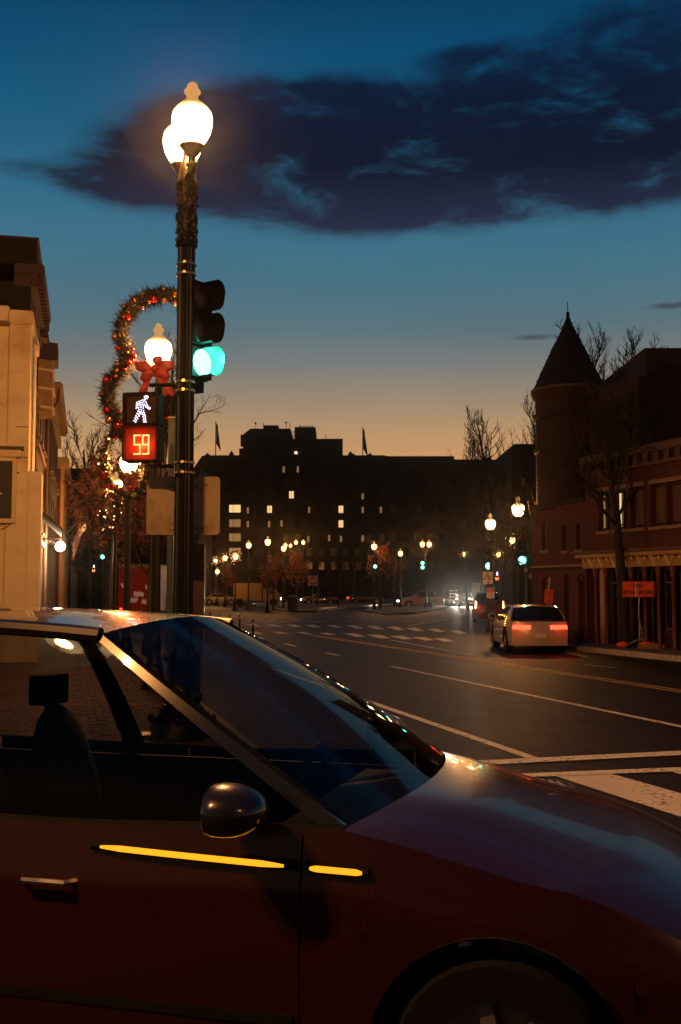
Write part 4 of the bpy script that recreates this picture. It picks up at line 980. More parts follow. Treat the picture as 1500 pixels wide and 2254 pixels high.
# ------------------------------------------------------------------ bare trees
def tree_meshes(seed, H, trunk_h, r0, spread=.9, n1=9, n2=6, n3=5, up=.5, leaves=0, leafmat=None, leafsz=.07, n4=0):
    rnd = random.Random(seed); tr = MB(); tw = MB(); lv = MB()
    def limb(mb, p, d, L, r, seg, sides, curl=.25, upb=.0):
        pts = [Vector(p)]; rads = [r]; d = Vector(d).normalized()
        for i in range(seg):
            d = (d + Vector((rnd.gauss(0, curl), rnd.gauss(0, curl), rnd.gauss(0, curl) * .6 + upb)) * .5).normalized()
            pts.append(pts[-1] + d * (L / seg)); rads.append(r * (1 - .8 * (i + 1) / seg) + .002)
        mb.tube(pts, rads, sides, cap=False); return pts, rads
    def side(d, ang, az):
        a = d.orthogonal().normalized(); b = d.cross(a); return (d * math.cos(ang) + (a * math.cos(az) + b * math.sin(az)) * math.sin(ang)).normalized()
    tp_, tr_ = limb(tr, (0, 0, 0), (0, 0, 1), H * .82, r0, 9, 9, .07, .10)
    def at(pts, f):
        k = f * (len(pts) - 1); i = min(int(k), len(pts) - 2); return pts[i].lerp(pts[i + 1], k - i), (pts[i + 1] - pts[i]).normalized()
    for i in range(n1):
        f = trunk_h / (H * .82) + (1 - trunk_h / (H * .82)) * (i / n1) ** .9
        p, d = at(tp_, min(f, .98)); az = i * 2.4 + rnd.uniform(-.4, .4)
        dd = side(d, R(rnd.uniform(32, 62)) * (1.15 - .4 * f), az); L = H * spread * .48 * (1.15 - f * .75)
        p1, r1 = limb(tr, p, dd, L, r0 * .42 * (1.2 - f), 6, 6, .22, up * .35)
        for j in range(n2):
            f2 = .2 + .8 * j / n2; q, d2 = at(p1, f2); d3 = side(d2, R(rnd.uniform(25, 60)), rnd.uniform(0, 6.28)); L2 = L * rnd.uniform(.35, .6) * (1.15 - f2 * .5)
            p2, _ = limb(tw, q, d3, L2, r0 * .12, 5, 4, .28, up * .4)
            for k in range(n3):
                f3 = .15 + .85 * k / n3; q3, d4 = at(p2, f3); d5 = side(d4, R(rnd.uniform(20, 55)), rnd.uniform(0, 6.28)); L3 = L2 * rnd.uniform(.3, .6)
                p3, _ = limb(tw, q3, d5, L3, r0 * .05, 3, 3, .25, up * .4)
                for m in range(n4):
                    q4, d6 = at(p3, rnd.uniform(.2, .95)); limb(tw, q4, side(d6, R(rnd.uniform(20, 50)), rnd.uniform(0, 6.28)), L3 * .5, r0 * .035, 2, 3, .2, up * .3)
                for m in range(leaves):
                    q4, _ = at(p3, rnd.uniform(.1, 1)); q4 = q4 + Vector([rnd.gauss(0, .07) for _ in range(3)])
                    a = Vector([rnd.gauss(0, 1) for _ in range(3)]).normalized(); b = a.orthogonal().normalized(); s = leafsz * rnd.uniform(.6, 1.3)
                    lv.add([q4 - a * s, q4 + b * s * .55, q4 + a * s, q4 - b * s * .55], [(0, 1, 2, 3)])
    return tr.mesh('trunk', M['bark'], smooth=True), tw.mesh('crown', M['twig']), (lv.mesh('leaves', leafmat) if leaves else None)
TM = {}
def tree(kind, px, by, Y, label, scale=1.0, rz=0, group=None, x=None, zs=1.0):
    tr, tw, lv = TM[kind]; loc = P(px, 1300, Y); t = thing('bare_tree' if not lv else 'leafy_tree', label, 'tree', (loc.x, Y, 0), rz, group); t.scale = (scale, scale, scale * zs)
    link_mesh('trunk', tr, t); c = link_mesh('crown', tw, t)
    if lv: stuff(link_mesh('leaves', lv, c))
    return t
TM['big'] = tree_meshes(11, 7.2, 2.9, .17, 1.05, 13, 8, 6, .45, n4=2)
TM['mid'] = tree_meshes(12, 6.0, 2.3, .12, 1.0, 11, 7, 6, .5, n4=1)
TM['up'] = tree_meshes(13, 9.0, 3.0, .15, .75, 12, 7, 5, 1.3, n4=2)
TM['street'] = tree_meshes(23, 9.4, 4.0, .11, .72, 11, 6, 5, .55, n4=2)
TM['leafy'] = tree_meshes(14, 7.5, 2.4, .14, 1.0, 12, 7, 5, .5, leaves=7, leafmat=M['leaf_red'], leafsz=.10)
TM['park'] = tree_meshes(15, 6.5, 1.4, .13, .95, 10, 7, 5, .9, n4=2)
TM['parkleaf'] = tree_meshes(16, 5.5, 1.6, .11, .9, 10, 6, 5, .8, leaves=4, leafmat=M['leaf_red'], leafsz=.12)
tree('big', 1374, 0, 30.5, 'large bare tree with a thick trunk beside the orange road work sign', 1.08, .6)
tree('mid', 1186, 0, 37.5, 'bare tree in front of the brick turret house, left of the tilted orange notice', .98, 2.0)
tree('up', 1360, 0, 50, 'tall fine twigged tree rising behind the roofs between turret and dark chimney block', 1.72, .3)
tree('up', 1440, 0, 56, 'thin treetop showing above the tallest dark block at the right', 1.75, 1.9)
tree('mid', 1100, 0, 52, 'bare leaning tree between the two right hand green signals', .95, 4.2)
tree('mid', 1030, 0, 85, 'dark spreading tree above the oncoming cars', 1.25, 1.0)
tree('up', 1100, 0, 128, 'bare treetop poking above the skyline just left of the turret', 2.75, 1.2)
tree('up', 1160, 0, 128, 'bare treetop touching the turret wall above the stepped dark roof', 2.95, 3.2)
tree('up', 1065, 0, 132, 'smallest bare treetop above the skyline roof', 2.4, 2.1)
tree('street', 322, 0, 29, 'slender bare street tree seen through the bauble wreath', 1.0, .9, zs=1.0)
tree('park', 195, 0, 84, 'rounded bare tree crown beside the end of the left street', 2.35, .4)
tree('leafy', 245, 0, 42, 'tree with brown winter leaves lit red by the left street lamps', .95, .2)
tree('leafy', 330, 0, 56, 'tree with brown leaves behind the posts of the left street', 1.0, 1.7)
tree('leafy', 195, 0, 58, 'brown leaved tree nearest the wall lamp', .95, 3.0)
tree('leafy', 395, 0, 75, 'brown leaved tree behind the blank sign back', 1.1, 2.2)
pk_l = ['round tree with sparse leaves lit by the lamp left of the do not enter sign', 'multi stemmed bare tree right behind the do not enter sign', 'dark bare tree in the park between sign and lit tree', 'bare tree lit orange under the lamp with the small green signal',
        'bare tree between the two right park lamps', 'tree beyond the pale truck below the wreathed lamps', 'bare tree behind the stacked green arrows', 'bare tree above the fence and oncoming cars', 'bare tree left of the tallest far lamp', 'bare tree in the middle of the dark park']
for (k, px, Y, s, rz), lab in zip([('parkleaf', 655, 101, 1.0, 0), ('park', 700, 112, .95, 1), ('park', 745, 118, .9, 2), ('parkleaf', 838, 93.5, 1.05, 3), ('park', 868, 106, .85, 4), ('parkleaf', 500, 128, .95, 5), ('park', 975, 125, 1.0, .5), ('park', 1010, 112, .9, 1.5), ('parkleaf', 602, 95, .9, 2.5), ('park', 780, 135, 1.0, 3.5)], pk_l):
    tree(k, px, 0, Y, lab, s, rz)

# ------------------------------------------------------------------ wreaths
bm_ = {k: MB().ball((0, 0, 0), 1.0, 12, 8).mesh('bauble', M[k], smooth=True) for k in ('orn_red', 'orn_gold', 'orn_green')}
bs_ = {k: MB().ball((0, 0, 0), 1.0, 6, 4).mesh('bauble', M[k], smooth=True) for k in ('orn_red', 'orn_gold', 'orn_green')}
def garland(name, label, pts, Y, rad, nb, seed, loop=True, brs=(.022, .062), bow=None, fairy=30, group=None, origin=None, needles=3000, small=False):
    rnd = random.Random(seed); W3 = [P(x, y, Y) for x, y in pts]; o = origin or P(*pts[0], Y)
    t = thing(name, label, 'wreath', tuple(o)); L = [p - o for p in W3]
    n = len(L); dense = []
    for i in range(n if loop else n - 1):
        p0, p1, p2, p3 = (L[(i - 1) % n], L[i], L[(i + 1) % n], L[(i + 2) % n]) if loop else (L[max(i - 1, 0)], L[i], L[i + 1], L[min(i + 2, n - 1)])
        for k in range(6):
            u = k / 6; dense.append(.5 * ((2 * p1) + (p2 - p0) * u + (2 * p0 - 5 * p1 + 4 * p2 - p3) * u * u + (-p0 + 3 * p1 - 3 * p2 + p3) * u ** 3))
    if loop: dense.append(dense[0])
    MB().tube([tuple(p) for p in dense], rad * .55, 7, cap=False).build('stem', M['needle'], t)
    nd = MB(); dl = len(dense) - 1
    for i in range(needles):
        k = rnd.uniform(0, dl - .001); c = dense[int(k)].lerp(dense[int(k) + 1], k - int(k)); d = Vector([rnd.gauss(0, 1) for _ in range(3)]).normalized()
        a = c + d * rad * rnd.uniform(.2, .75); b = c + (d + Vector([rnd.gauss(0, .4) for _ in range(3)])) * rad * rnd.uniform(.8, 1.1); w = d.orthogonal().normalized() * rad * .085
        nd.add([a - w, a + w, b], [(0, 1, 2)])
    stuff(nd.build('needles', M['needle'], t))
    for i in range(nb):
        k = rnd.uniform(0, dl - .001); c = dense[int(k)].lerp(dense[int(k) + 1], k - int(k)); a = rnd.uniform(0, 2 * PI)
        dv = Vector((math.cos(a), -abs(rnd.gauss(0, .8)) - .2, math.sin(a))).normalized(); q = c + dv * rad * rnd.uniform(.7, 1.0); r = rnd.uniform(*brs)
        kind = rnd.choices(['orn_red', 'orn_gold', 'orn_green'], [.45, .42, .13])[0]
        b_ = link_mesh('bauble', (bs_ if small else bm_)[kind], t, tuple(q)); b_.scale = (r,) * 3
    if fairy:
        f_ = MB()
        for i in range(fairy):
            k = rnd.uniform(0, dl - .001); c = dense[int(k)]; a = rnd.uniform(0, 2 * PI); q = c + Vector((math.cos(a), -.6, math.sin(a))) * rad; f_.ball(tuple(q), rnd.uniform(.006, .011) * (1 if not small else 3), 5, 3)
        stuff(f_.build('fairy_lights', M['fairy'], t))
    if bow:
        bc_ = P(*bow[0], Y - .12) - o; s = bow[1]
        loopm = MB()
        for (ax, az_, sx_, sz_, rot) in ((-.62, .10, .62, .36, 20), (.60, .14, .58, .38, -25), (-.45, -.32, .5, .32, -35), (.45, -.30, .5, .34, 35), (.1, .5, .3, .3, 60)):
            st0 = len(loopm.v)
            loopm.ball((0, 0, 0), 1.0, 14, 9, (sx_, .34, sz_))
            for i in range(st0, len(loopm.v)):
                v = Vector(loopm.v[i]); v *= 1 + .12 * math.sin(v.x * 9 + v.z * 7) + .05 * math.sin(v.z * 21); v = Matrix.Rotation(R(rot), 3, 'Y') @ v
                loopm.v[i] = tuple(bc_ + (v + Vector((ax, 0, az_))) * s)
        loopm.ball(tuple(bc_ + Vector((0, -.2, 0)) * s), .22 * s, 10, 7)
        loopm.build('bow', M['ribbon'], t, smooth=True, ang=80)
        for (x0, x1, w0) in ((-.25, -.75, .36), (.15, .55, .34), (.35, .95, .3)):
            rb = MB(); rb.grid(lambda u, v: tuple(bc_ + Vector((x0 + (x1 - x0) * u + (v - .5) * w0 * (1 + .3 * u), -.12 + .12 * math.sin(u * 6 + v * 2), -.2 - u * 1.45 + (abs(v - .5) * .3 * u))) * s), 12, 4)
            rb.build('ribbon_tail', M['ribbon'], t, smooth=True)
    return t
w1 = [(385, 652), (340, 652), (300, 670), (275, 702), (267, 742), (280, 782), (268, 812), (244, 842), (238, 880), (252, 918), (270, 950), (312, 968), (352, 950), (371, 918), (376, 880), (398, 850), (428, 822), (440, 770), (432, 700)]
garland('bauble_wreath', 'large hour glass shaped evergreen wreath with red and gold baubles and a red bow', w1, 17.3, .15, 78, 4, bow=((343, 812), .27), fairy=0, needles=11000, brs=(.025, .06))
w2 = [(262, 945), (240, 972), (232, 1010), (238, 1045), (252, 1075), (285, 1085), (312, 1070), (322, 1035), (320, 990), (300, 955)]
garland('bauble_wreath', 'second smaller wreath with warm lights behind the countdown signal', w2, 26.3, .15, 44, 5, bow=((290, 1046), .16), fairy=12, needles=3500, brs=(.03, .07), small=True)
w3 = [(236, 1085), (222, 1110), (226, 1145), (236, 1170), (255, 1160), (262, 1120), (255, 1092)]
garland('bauble_wreath', 'third wreath of glittering lights beside the reddish foliage', w3, 36, .13, 26, 6, fairy=16, needles=1200, brs=(.03, .07), small=True)
for i, (px, gy, Y, r) in enumerate(((519, 1226, 91.5, 12), (496, 1229, 111.5, 9), (475, 1235, 134, 8), (1129, 1191, 77, 12), (1020, 1221, 124, 9), (1098, 1221, 109, 8))):
    pts = [(px + r * math.cos(2 * PI * k / 10), gy + r * math.sin(2 * PI * k / 10)) for k in range(10)]
    lab = ['tiny lit wreath round the lamp above the pale truck', 'tiny lit wreath on the second lamp of the receding string', 'tiny lit wreath on the third lamp of the receding string', 'tiny lit wreath round the lamp left of the larger green signal', 'tiny lit wreath round the lamp above the oncoming dark car', 'tiny lit wreath on the lamp between the two right green signals'][i]
    garland('small_wreath', lab, pts, Y, .16, 0, 20 + i, fairy=16, needles=300, small=True)

# ------------------------------------------------------------------ signs and street furniture
def sign(name, label, px, py, Y, w, h, mat, yaw=0, tilt=0, post=True, pw=.025, rim=None, extra=None, postmat='steel'):
    c = P(px, py, Y); t = thing(name, label, 'sign', (c.x, Y, KH), yaw)
    z = c.z - KH; pl = MB().box(-w / 2, w / 2, -.004, 0, -h / 2, h / 2).build('plate', M[mat], t, loc=(0, -.03, z), rot=(0, tilt, 0), bevel=.0015)
    if post: MB().tube([(0, .0, -0.02), (0, .0, z + h / 2 * .8)], pw, 6).build('post', M[postmat], t)
    return t, pl
t, pl = sign('do_not_enter_sign', 'red and white do not enter sign on a thin post before the park', 689, 1278, 82, .72, .72, 'sign_white')
m_ = MB().lathe([(.34, 0), (.34, .006)], 28); m_.xform(Matrix.Translation((0, -.006, 0)) @ Matrix.Rotation(PI / 2, 4, 'X')); m_.build('disc', M['sign_red'], pl); MB().box(-.28, .28, -.018, -.0135, -.055, .055).build('bar', M['sign_white'], pl)
text_mesh('DO NOT', .14, M['sign_white'], 'lettering', pl, (0, -.014, .15), bold=.004); text_mesh('ENTER', .14, M['sign_white'], 'lettering', pl, (0, -.014, -.15), bold=.004)
t, pl = sign('no_turn_on_red_sign', 'white sign reading no turn on red with a red dot under the green signal', 1074, 1272, 46.5, .42, .52, 'sign_white', post=False)
for s, z in (('NO', .17), ('TURN', .06), ('ON RED', -.05)): text_mesh(s, .125, M['ink'], 'lettering', pl, (0, -.005, z), sx=.85, bold=.003)
m_ = MB().lathe([(.055, 0), (.055, .004)], 20); m_.xform(Matrix.Translation((.02, -.004, -.18)) @ Matrix.Rotation(PI / 2, 4, 'X')); m_.build('red_dot', M['sign_red'], pl)
t, pl = sign('parking_sign', 'small red over white parking restriction plate above the dark car with red lamps', 1080, 1305, 45.5, .32, .44, 'sign_white')
MB().box(-.15, .15, -.008, -.0045, .03, .21).build('red_panel', M['sign_red'], pl); text_mesh('NO', .09, M['sign_white'], 'lettering', pl, (0, -.009, .16)); text_mesh('PARKING', .055, M['sign_white'], 'lettering', pl, (0, -.009, .075)); 
for z in (-.03, -.09, -.15): MB().box(-.12, .12, -.0065, -.0045, z - .012, z + .012).build('text_line', M['sign_red'], pl)
t, pl = sign('parking_notice', 'pale board reading no parking with a crossed circle, low in front of the dark car', 1081, 1338, 34, .32, .50, 'taupe', tilt=.08)
text_mesh('PARK', .09, M['ink'], 'lettering', pl, (0, -.005, -.03)); m_ = MB(); m_.tube([(.05 * math.cos(PI * i / 8), -.008, .13 + .05 * math.sin(PI * i / 8)) for i in range(17)], .007, 5); m_.build('circle', M['ink'], pl)
t, pl = sign('orange_notice', 'small tilted orange roadwork notice on a thin stake before the brick house', 1208, 1313, 34.8, .28, .44, 'sign_orange', tilt=.10)
for z, s in ((.14, 'SIDEWALK'), (.05, 'CLOSED'), (-.05, 'USE'), (-.14, 'OTHER')): text_mesh(s, .06, M['ink'], 'lettering', pl, (.02, -.005, z), sx=.7)
MB().box(-.045, -.0, -.0, .01, .22, .62).build('pale_stake', M['creamtrim'], pl)
t, pl = sign('end_road_work_sign', 'orange end road work sign on a folding stand beside the large tree', 1405, 1297, 30.0, .885, .43, 'sign_orange', post=False)
text_mesh('END', .155, M['ink'], 'lettering', pl, (0, -.006, .09), sx=.9, bold=.004); text_mesh('ROAD WORK', .145, M['ink'], 'lettering', pl, (0, -.006, -.09), sx=.92, bold=.004)
m_ = MB(); m_.box(-.43, .43, -.006, -.0045, .19, .20); m_.box(-.43, .43, -.006, -.0045, -.20, -.19); m_.box(-.43, -.42, -.006, -.0045, -.19, .19); m_.box(.42, .43, -.006, -.0045, -.19, .19); m_.build('border', M['ink'], pl)
MB().box(-.085, -.062, -.010, -.007, -.21, .21).build('reflective_strip', M['fairy_strip'] if 'fairy_strip' in M else pbr('pale reflective strip', (.9, .8, .6), .3), pl)
st_ = MB(); z = pl.location.z; st_.tube([(.04, 0, z - .2), (-.02, -.05, .9), (.12, -.1, .05)], .012, 6); st_.tube([(.02, 0, z + .15), (.02, 0, .12)], .018, 6)
for a in (30, 150, 210, 330): st_.tube([(.02, 0, .25), (.02 + .55 * math.cos(R(a)), .5 * math.sin(R(a)), .03)], .02, 6)
st_.build('folding_stand', M['steel'], t)
for i, (dx, dy, w) in enumerate(((-.45, .05, .28), (.15, -.12, .34), (.42, .05, .24))):
    m_ = MB(); m_.ball((dx, dy, .09), w * .6, 10, 7, (1, .6, .5)); m_.build('sandbag', M['sign_orange'] if i < 2 else M['tan'], t, smooth=True)
MB().box(-.1, .78, -.35, -.2, .0, .12).build('weight_board', M['tan'], t, bevel=.01)
# shop sign on the turret house
s_ = P(1283, 1238, 34.1); bl = thing('hanging_sign', 'dark hanging sign with two lines of orange lettering at the corner of the brick house', 'sign', (s_.x, s_.y, s_.z))
MB().box(-.24, .16, 0, .04, -.15, .17).build('board', M['ink'], bl); MB().tube([(-.2, .02, .2), (.5, .3, .2)], .012, 6).build('arm', M['iron'], bl)
MB().box(-.19, -.1, .015, .025, .17, .20).build('hook', M['iron'], bl)
bf_ = pbr('orange painted lettering', (.75, .26, .08), .6); text_mesh('VINEYARD', .085, bf_, 'lettering', bl, (-.04, -.004, .05), bold=.002, sx=.85); text_mesh('WINE SHOP', .08, bf_, 'lettering', bl, (-.04, -.004, -.06), bold=.002, sx=.85)
# house number plates and door light
for (px, py, w, h) in ((1286, 1321, 5, 12), (1286, 1365, 5, 6)):
    c = P(px, py, 33.9); t = thing('wall_plate', 'small pale plate on the wall beside the arched door, %s of two' % ('upper' if h == 12 else 'lower'), 'plate', tuple(c), rzR); MB().box(-.04, .04, -.02, .0, -h / 140, h / 140).build('plate', M['sign_white'], t); MB().box(-.02, .02, -.024, -.0205, -.02, .02).build('mark', M['ink'], t)
# bollards
bo = thing('flexible_bollard', 'slim dark flexible bollard, first on the left of the row beside the cycle lane', 'bollard', G(447, 1380), 0, 'flexible bollards beside the far crossing')
MB().lathe([(.10, 0), (.10, .03), (.04, .05), (.035, .62), (.03, .64)], 12).build('post', M['iron2'], bo, smooth=True, ang=40); MB().lathe([(.038, .48), (.038, .56)], 12).build('reflective_band', M['steel'], bo)
for px, py, s, lab in ((463, 1379, 1, 'second slim bollard from the left'), (483, 1386, 1, 'third slim bollard in the row'), (505, 1386, 1, 'fourth slim bollard, left of the first zebra bar'), (528, 1386, 1, 'fifth slim bollard, at the end of the zebra crossing'), (557, 1412, 1.15, 'tallest bollard standing in front of the dark planter')):
    d_ = dup(bo, G(px, py), 0, lab); d_.scale = (s,) * 3
pl_ = thing('planter', 'low dark concrete planter block beside the tallest bollard', 'planter', G(553, 1433)); m_ = MB(); m_.box(-.24, .24, 0, .4, 0, .26); m_.build('box', M['paving'], pl_, bevel=.02); MB().box(-.2, .2, .04, .36, .26, .27).build('soil', M['soil'], pl_)
# fence behind oncoming cars
fp = P(1000, 1300, 135); fe = thing('barrier_fence', 'white slatted road barrier behind the oncoming cars', 'fence', (P(983, 0, 135).x, 135, 0))
ln = P(1018, 0, 135).x - P(983, 0, 135).x
for i in range(4): MB().box(i * ln / 3 - .05, i * ln / 3 + .05, 0, .1, 0, 1.9).build('fence_post', M['steel'], fe)
for z in (.5, .9, 1.3, 1.7): MB().box(-.2, ln + .2, -.04, -.004, z - .07, z + .07).build('rail', M['kerb_white'], fe)
# orange cone and litter bin, bag
cn = thing('traffic_cone', 'small red cone in the park below the lamp with the small green signal', 'cone', G(831, 1330, .13)); MB().lathe([(.2, 0), (.2, .03), (.14, .04), (.04, .68)], 12).build('body', M['sign_orange'], cn); MB().lathe([(.105, .3), (.085, .42)], 12).build('reflective_band', M['sign_white'], cn)
bn = thing('litter_bin', 'squat pale litter bin near the do not enter sign', 'bin', G(645, 1346, .13)); MB().lathe([(.36, 0), (.40, 1.0), (.42, 1.02), (.42, 1.1), (.30, 1.2), (.05, 1.25)], 16).build('body', M['taupe'], bn, smooth=True); MB().lathe([(.43, .9), (.43, .96)], 16).build('rim', M['iron'], bn)
pb_ = thing('paper_bag', 'crumpled pale bag lying on the kerb behind the pale car', 'bag', G(1230, 1419, KH)); m_ = MB().ball((0, 0, .1), .22, 12, 8, (1.2, .7, .5)); m_.v = [tuple(Vector(v) + Vector([random.uniform(-.025, .025) for _ in range(3)])) for v in m_.v]; m_.build('bag', M['sign_white'], pb_); MB().box(-.05, .08, -.05, .05, .18, .22).build('handle', M['taupe'], pb_)
# flags on the left buildings
ft = P(166, 1170, 44); fg = thing('flag', 'red and white striped flag on a slanting pole near the wall lamp', 'flag', (P(150, 1150, 44).x, 44, P(150, 1182, 44).z))
MB().tube([(-.3, 0, -.1), (.55, 0, .75)], .02, 6).build('pole', M['steel'], fg)
for k in range(7):
    sm = MB(); sm.grid(lambda u, v: (.50 - u * .28 + .05 * math.sin(v * 7) + (k / 7 + v / 7 * 1) * 0 - .0, .03 * math.sin(v * 9 + u * 5), .72 - (k + v) * .06 - u * .95 + (k + v) * -.045), 8, 2); sm.build('stripe', M['sign_red'] if k % 2 == 0 else M['sign_white'], fg)
fg2 = thing('flag', 'small stars and stripes flag further along the same wall', 'flag', (P(176, 1150, 50).x, 50, P(176, 1176, 50).z)); MB().tube([(-.3, 0, -.2), (.3, 0, .6)], .02, 6).build('pole', M['steel'], fg2); m_ = MB(); m_.grid(lambda u, v: (.3 - u * .3, .03 * math.sin(9 * u), .55 - v * .28 - u * .4), 6, 3); m_.build('cloth', M['sign_white'], fg2)
# red lit kiosk panels in the left street
kk = thing('delivery_truck', 'red box truck with a white roof strip parked far down the left street', 'truck', (P(338, 0, 64).x, 64, 0))
w_ = P(362, 0, 64).x - P(278, 0, 64).x
M['redpanel'] = glow('backlit red advertising panel', (1.0, .05, .02), .07)
M['script'] = glow('backlit pale script', (1.0, .50, .30), .25)
MB().box(-w_ * .7, w_ * .3, 0, 5, .5, P(0, 1250, 64).z).build('box_body', M['sign_red'], kk, bevel=.04); MB().box(-w_ * .7, w_ * .3, -.02, 5, P(0, 1250, 64).z, P(0, 1242, 64).z).build('roof_strip', M['creamtrim'], kk)
MB().box(-w_ * .66, w_ * .26, -.03, -.004, .75, P(0, 1254, 64).z).build('rear_panel', M['redpanel'], kk)
for s in (-w_ * .6, w_ * .2): m_ = MB().lathe([(.1, -.12), (.42, -.12), (.42, .12), (.1, .12)], 16); m_.xform(Matrix.Translation((s, .9, .42)) @ Matrix.Rotation(PI / 2, 4, 'Y')); m_.build('wheel', M['rubber'], kk)
for s in (-w_ * .62, w_ * .22): MB().box(s - .06, s + .06, -.04, -.002, .58, .68).build('taillight', M['taillight'], kk)
MB().box(w_ * .3, w_ * .3 + .12, -.05, 0, .4, P(0, 1240, 64).z).build('corner_post', M['creamtrim'], kk)

for k, (x0, x1, z0) in enumerate(((-.62, -.36, 2.0), (-.3, -.05, 1.5), (.0, .22, 1.9), (-.5, -.2, 1.15), (-.1, .2, 1.05))):
    m_ = MB(); m_.tube([(w_ * (x0 + (x1 - x0) * i / 24), -.05, z0 + .16 * math.sin(i * 1.3 + k) + .05 * math.sin(i * 3.1)) for i in range(25)], .022, 4); m_.build('painted_swirl', M['script'], kk)
M['seat'] = pbr('dark seat fabric', (.012, .010, .009), .9)
# ------------------------------------------------------------------ vehicles.  local x forward, z up, origin on the road under the middle
def carpaint(name, col, rough=.25):
    m = pbr(name, col, rough, 0, .06, 2, coat=.35 if 'maroon' in name else 1.0, rvar=.05); return m
def lerp(a, b, t): return a + (b - a) * t
def interp(x, pts):
    if x <= pts[0][0]: return pts[0][1]
    for (x0, y0), (x1, y1) in zip(pts[:-1], pts[1:]):
        if x <= x1:
            t = (x - x0) / (x1 - x0); t = t * t * (3 - 2 * t) * .35 + t * .65; return y0 + (y1 - y0) * t
    return pts[-1][1]
def make_car(name, label, loc, rz, paint, L=4.4, Wd=1.80, H=1.5, belt=.95, cowl=.95, header=.12, rq=-1.35, xb=-1.75, nose=.74, tail=.95, hatch=True, res=1, lights=(False, False), glass=None, cat='car', group=None, wheel_r=.32, ax=(1.36, -1.28), headcol=None, tall_tail=False, detail=False, front_bow=.22, dark_top=False, tin=.60, beam=500):
    t = thing(name, label, cat, loc, rz, group); top = PM['black car paint'] if dark_top else paint
    xr, xf = -L / 2, L / 2; hw = Wd / 2; glass = glass or M['farcarglass']; sill = .22
    def w(x):
        u = abs(x) / (L / 2); return hw * (1 - .10 * u ** 4 - .03 * u ** 2)
    bp = [(xr, tail), (xb, belt + .03), (0, belt), (cowl, belt + .03), (lerp(cowl, xf, .55), lerp(belt, nose, .45) + .03), (xf, nose)]
    def bz(x): return interp(x, bp)
    zm = .56
    def prof(z, x):
        b = bz(x)
        p = 1 - .07 * ((zm - z) / zm) ** 2 if z < zm else 1 - .045 * ((z - zm) / max(.01, b - zm)) ** 2.2
        if abs(z - .80 * b) < .05: p += .004
        return p
    ra = wheel_r + .065
    def zbot(x):
        z = sill
        for a in ax:
            if abs(x - a) < ra: z = max(z, wheel_r + math.sqrt(max(0, ra * ra - (x - a) ** 2)))
        return z
    base_x = sorted(set([xr + L * i / (26 * res) for i in range(26 * res + 1)] + [a + ra * math.cos(PI * k / (10 * res)) for a in ax for k in range(10 * res + 1)]))
    rows = 8 * res
    cuts = [xr, -1.30, -.28, cowl - .12, xf] if detail else [xr, xf]
    names = ['rear_quarter', 'rear_door', 'front_door', 'front_wing'] if detail else ['side_panel']
    for s in (-1, 1):
        for (a, b, nm) in zip(cuts[:-1], cuts[1:], names):
            g_ = .003 if detail else 0
            xs = [a + (g_ if a > xr else 0)] + [x for x in base_x if a + .012 < x < b - .012] + [b - (g_ if b < xf else 0)]
            m_ = MB(); n0 = len(xs)
            for x in xs:
                zb = zbot(x); b_ = bz(x)
                for j in range(rows + 1):
                    z = lerp(zb, b_, j / rows); m_.v.append((x, s * w(x) * prof(z, x), z))
            for i in range(n0 - 1):
                for j in range(rows):
                    q = i * (rows + 1) + j; f = (q, q + rows + 1, q + rows + 2, q + 1); m_.f.append(f if s < 0 else tuple(reversed(f)))
            pn = m_.build(nm, paint, t, smooth=True, ang=60)
            if nm.endswith('_door'):
                hx = a + .16 if nm == 'rear_door' else a + .17
                zz = belt - .17; h_ = MB(); h_.tube([(hx, s * (w(hx) * prof(zz, hx) - .005), zz), (hx + .02, s * (w(hx) + .025), zz), (hx + .17, s * (w(hx) + .025), zz), (hx + .19, s * (w(hx) * prof(zz, hx) - .005), zz)], .011, 6); h_.build('handle', M['chrome'], pn, smooth=True)
                mo = MB(); mo.box(a + .02, b - .02, s * (hw * .992) - .006, s * (hw * .992) + .012, .40, .43); mo.build('moulding', M['rubber'], pn)
        # inner dark lining with wheel wells
        m_ = MB(); m_.box(xr + .1, cowl + .05, s * hw * .80 - .01, s * hw * .80 + .01, .25, belt - .02); m_.box(cowl + .051, xf - .25, s * hw * .6 - .01, s * hw * .6 + .01, .25, nose - .08); m_.build('inner_lining', M['ink'], t)
    # floor
    MB().box(xr + .1, xf - .2, -hw * .86, hw * .86, .2, .24).build('floor', M['ink'], t)
    # fascias
    def fas(end, s, z):
        xe = xf if end > 0 else xr; bow = front_bow if end > 0 else .14
        b = nose if end > 0 else tail
        bul = .05 * math.sin(PI * min(1, max(0, (z - .2) / (b - .2))) * .9)
        # lower bumper bulges, upper rakes back
        off = (bow + bul) * (1 - abs(s) ** 2.2) + (-.06 * ((z - .45) / .5) if z > .45 else 0) * (1 - abs(s) ** 4)
        return Vector((xe + end * off, s * w(xe) * prof(z, xe), z))
    for end, nm in ((1, 'front_bumper'), (-1, 'rear_bumper')):
        b = bz(xf if end > 0 else xr)
        m_ = MB().grid(lambda u, v: fas(end, -1 + 2 * u, lerp(sill, b, v)), 16 * res, 8)
        if end < 0: m_.f = [tuple(reversed(f)) for f in m_.f]
        m_.f = [tuple(reversed(f)) for f in m_.f]; m_.build(nm, paint, t, smooth=True, ang=60)
    def patch(end, s0, s1, z0, z1, off=.012, nu=8, nv=4, sk=0):
        def f(u, v):
            s = lerp(s0, s1, u); p = fas(end, s, lerp(z0, z1, v) + sk * u); return p + Vector((end * off, 0, 0))
        return MB().grid(f, nu, nv)
    # bonnet
    wb = .13
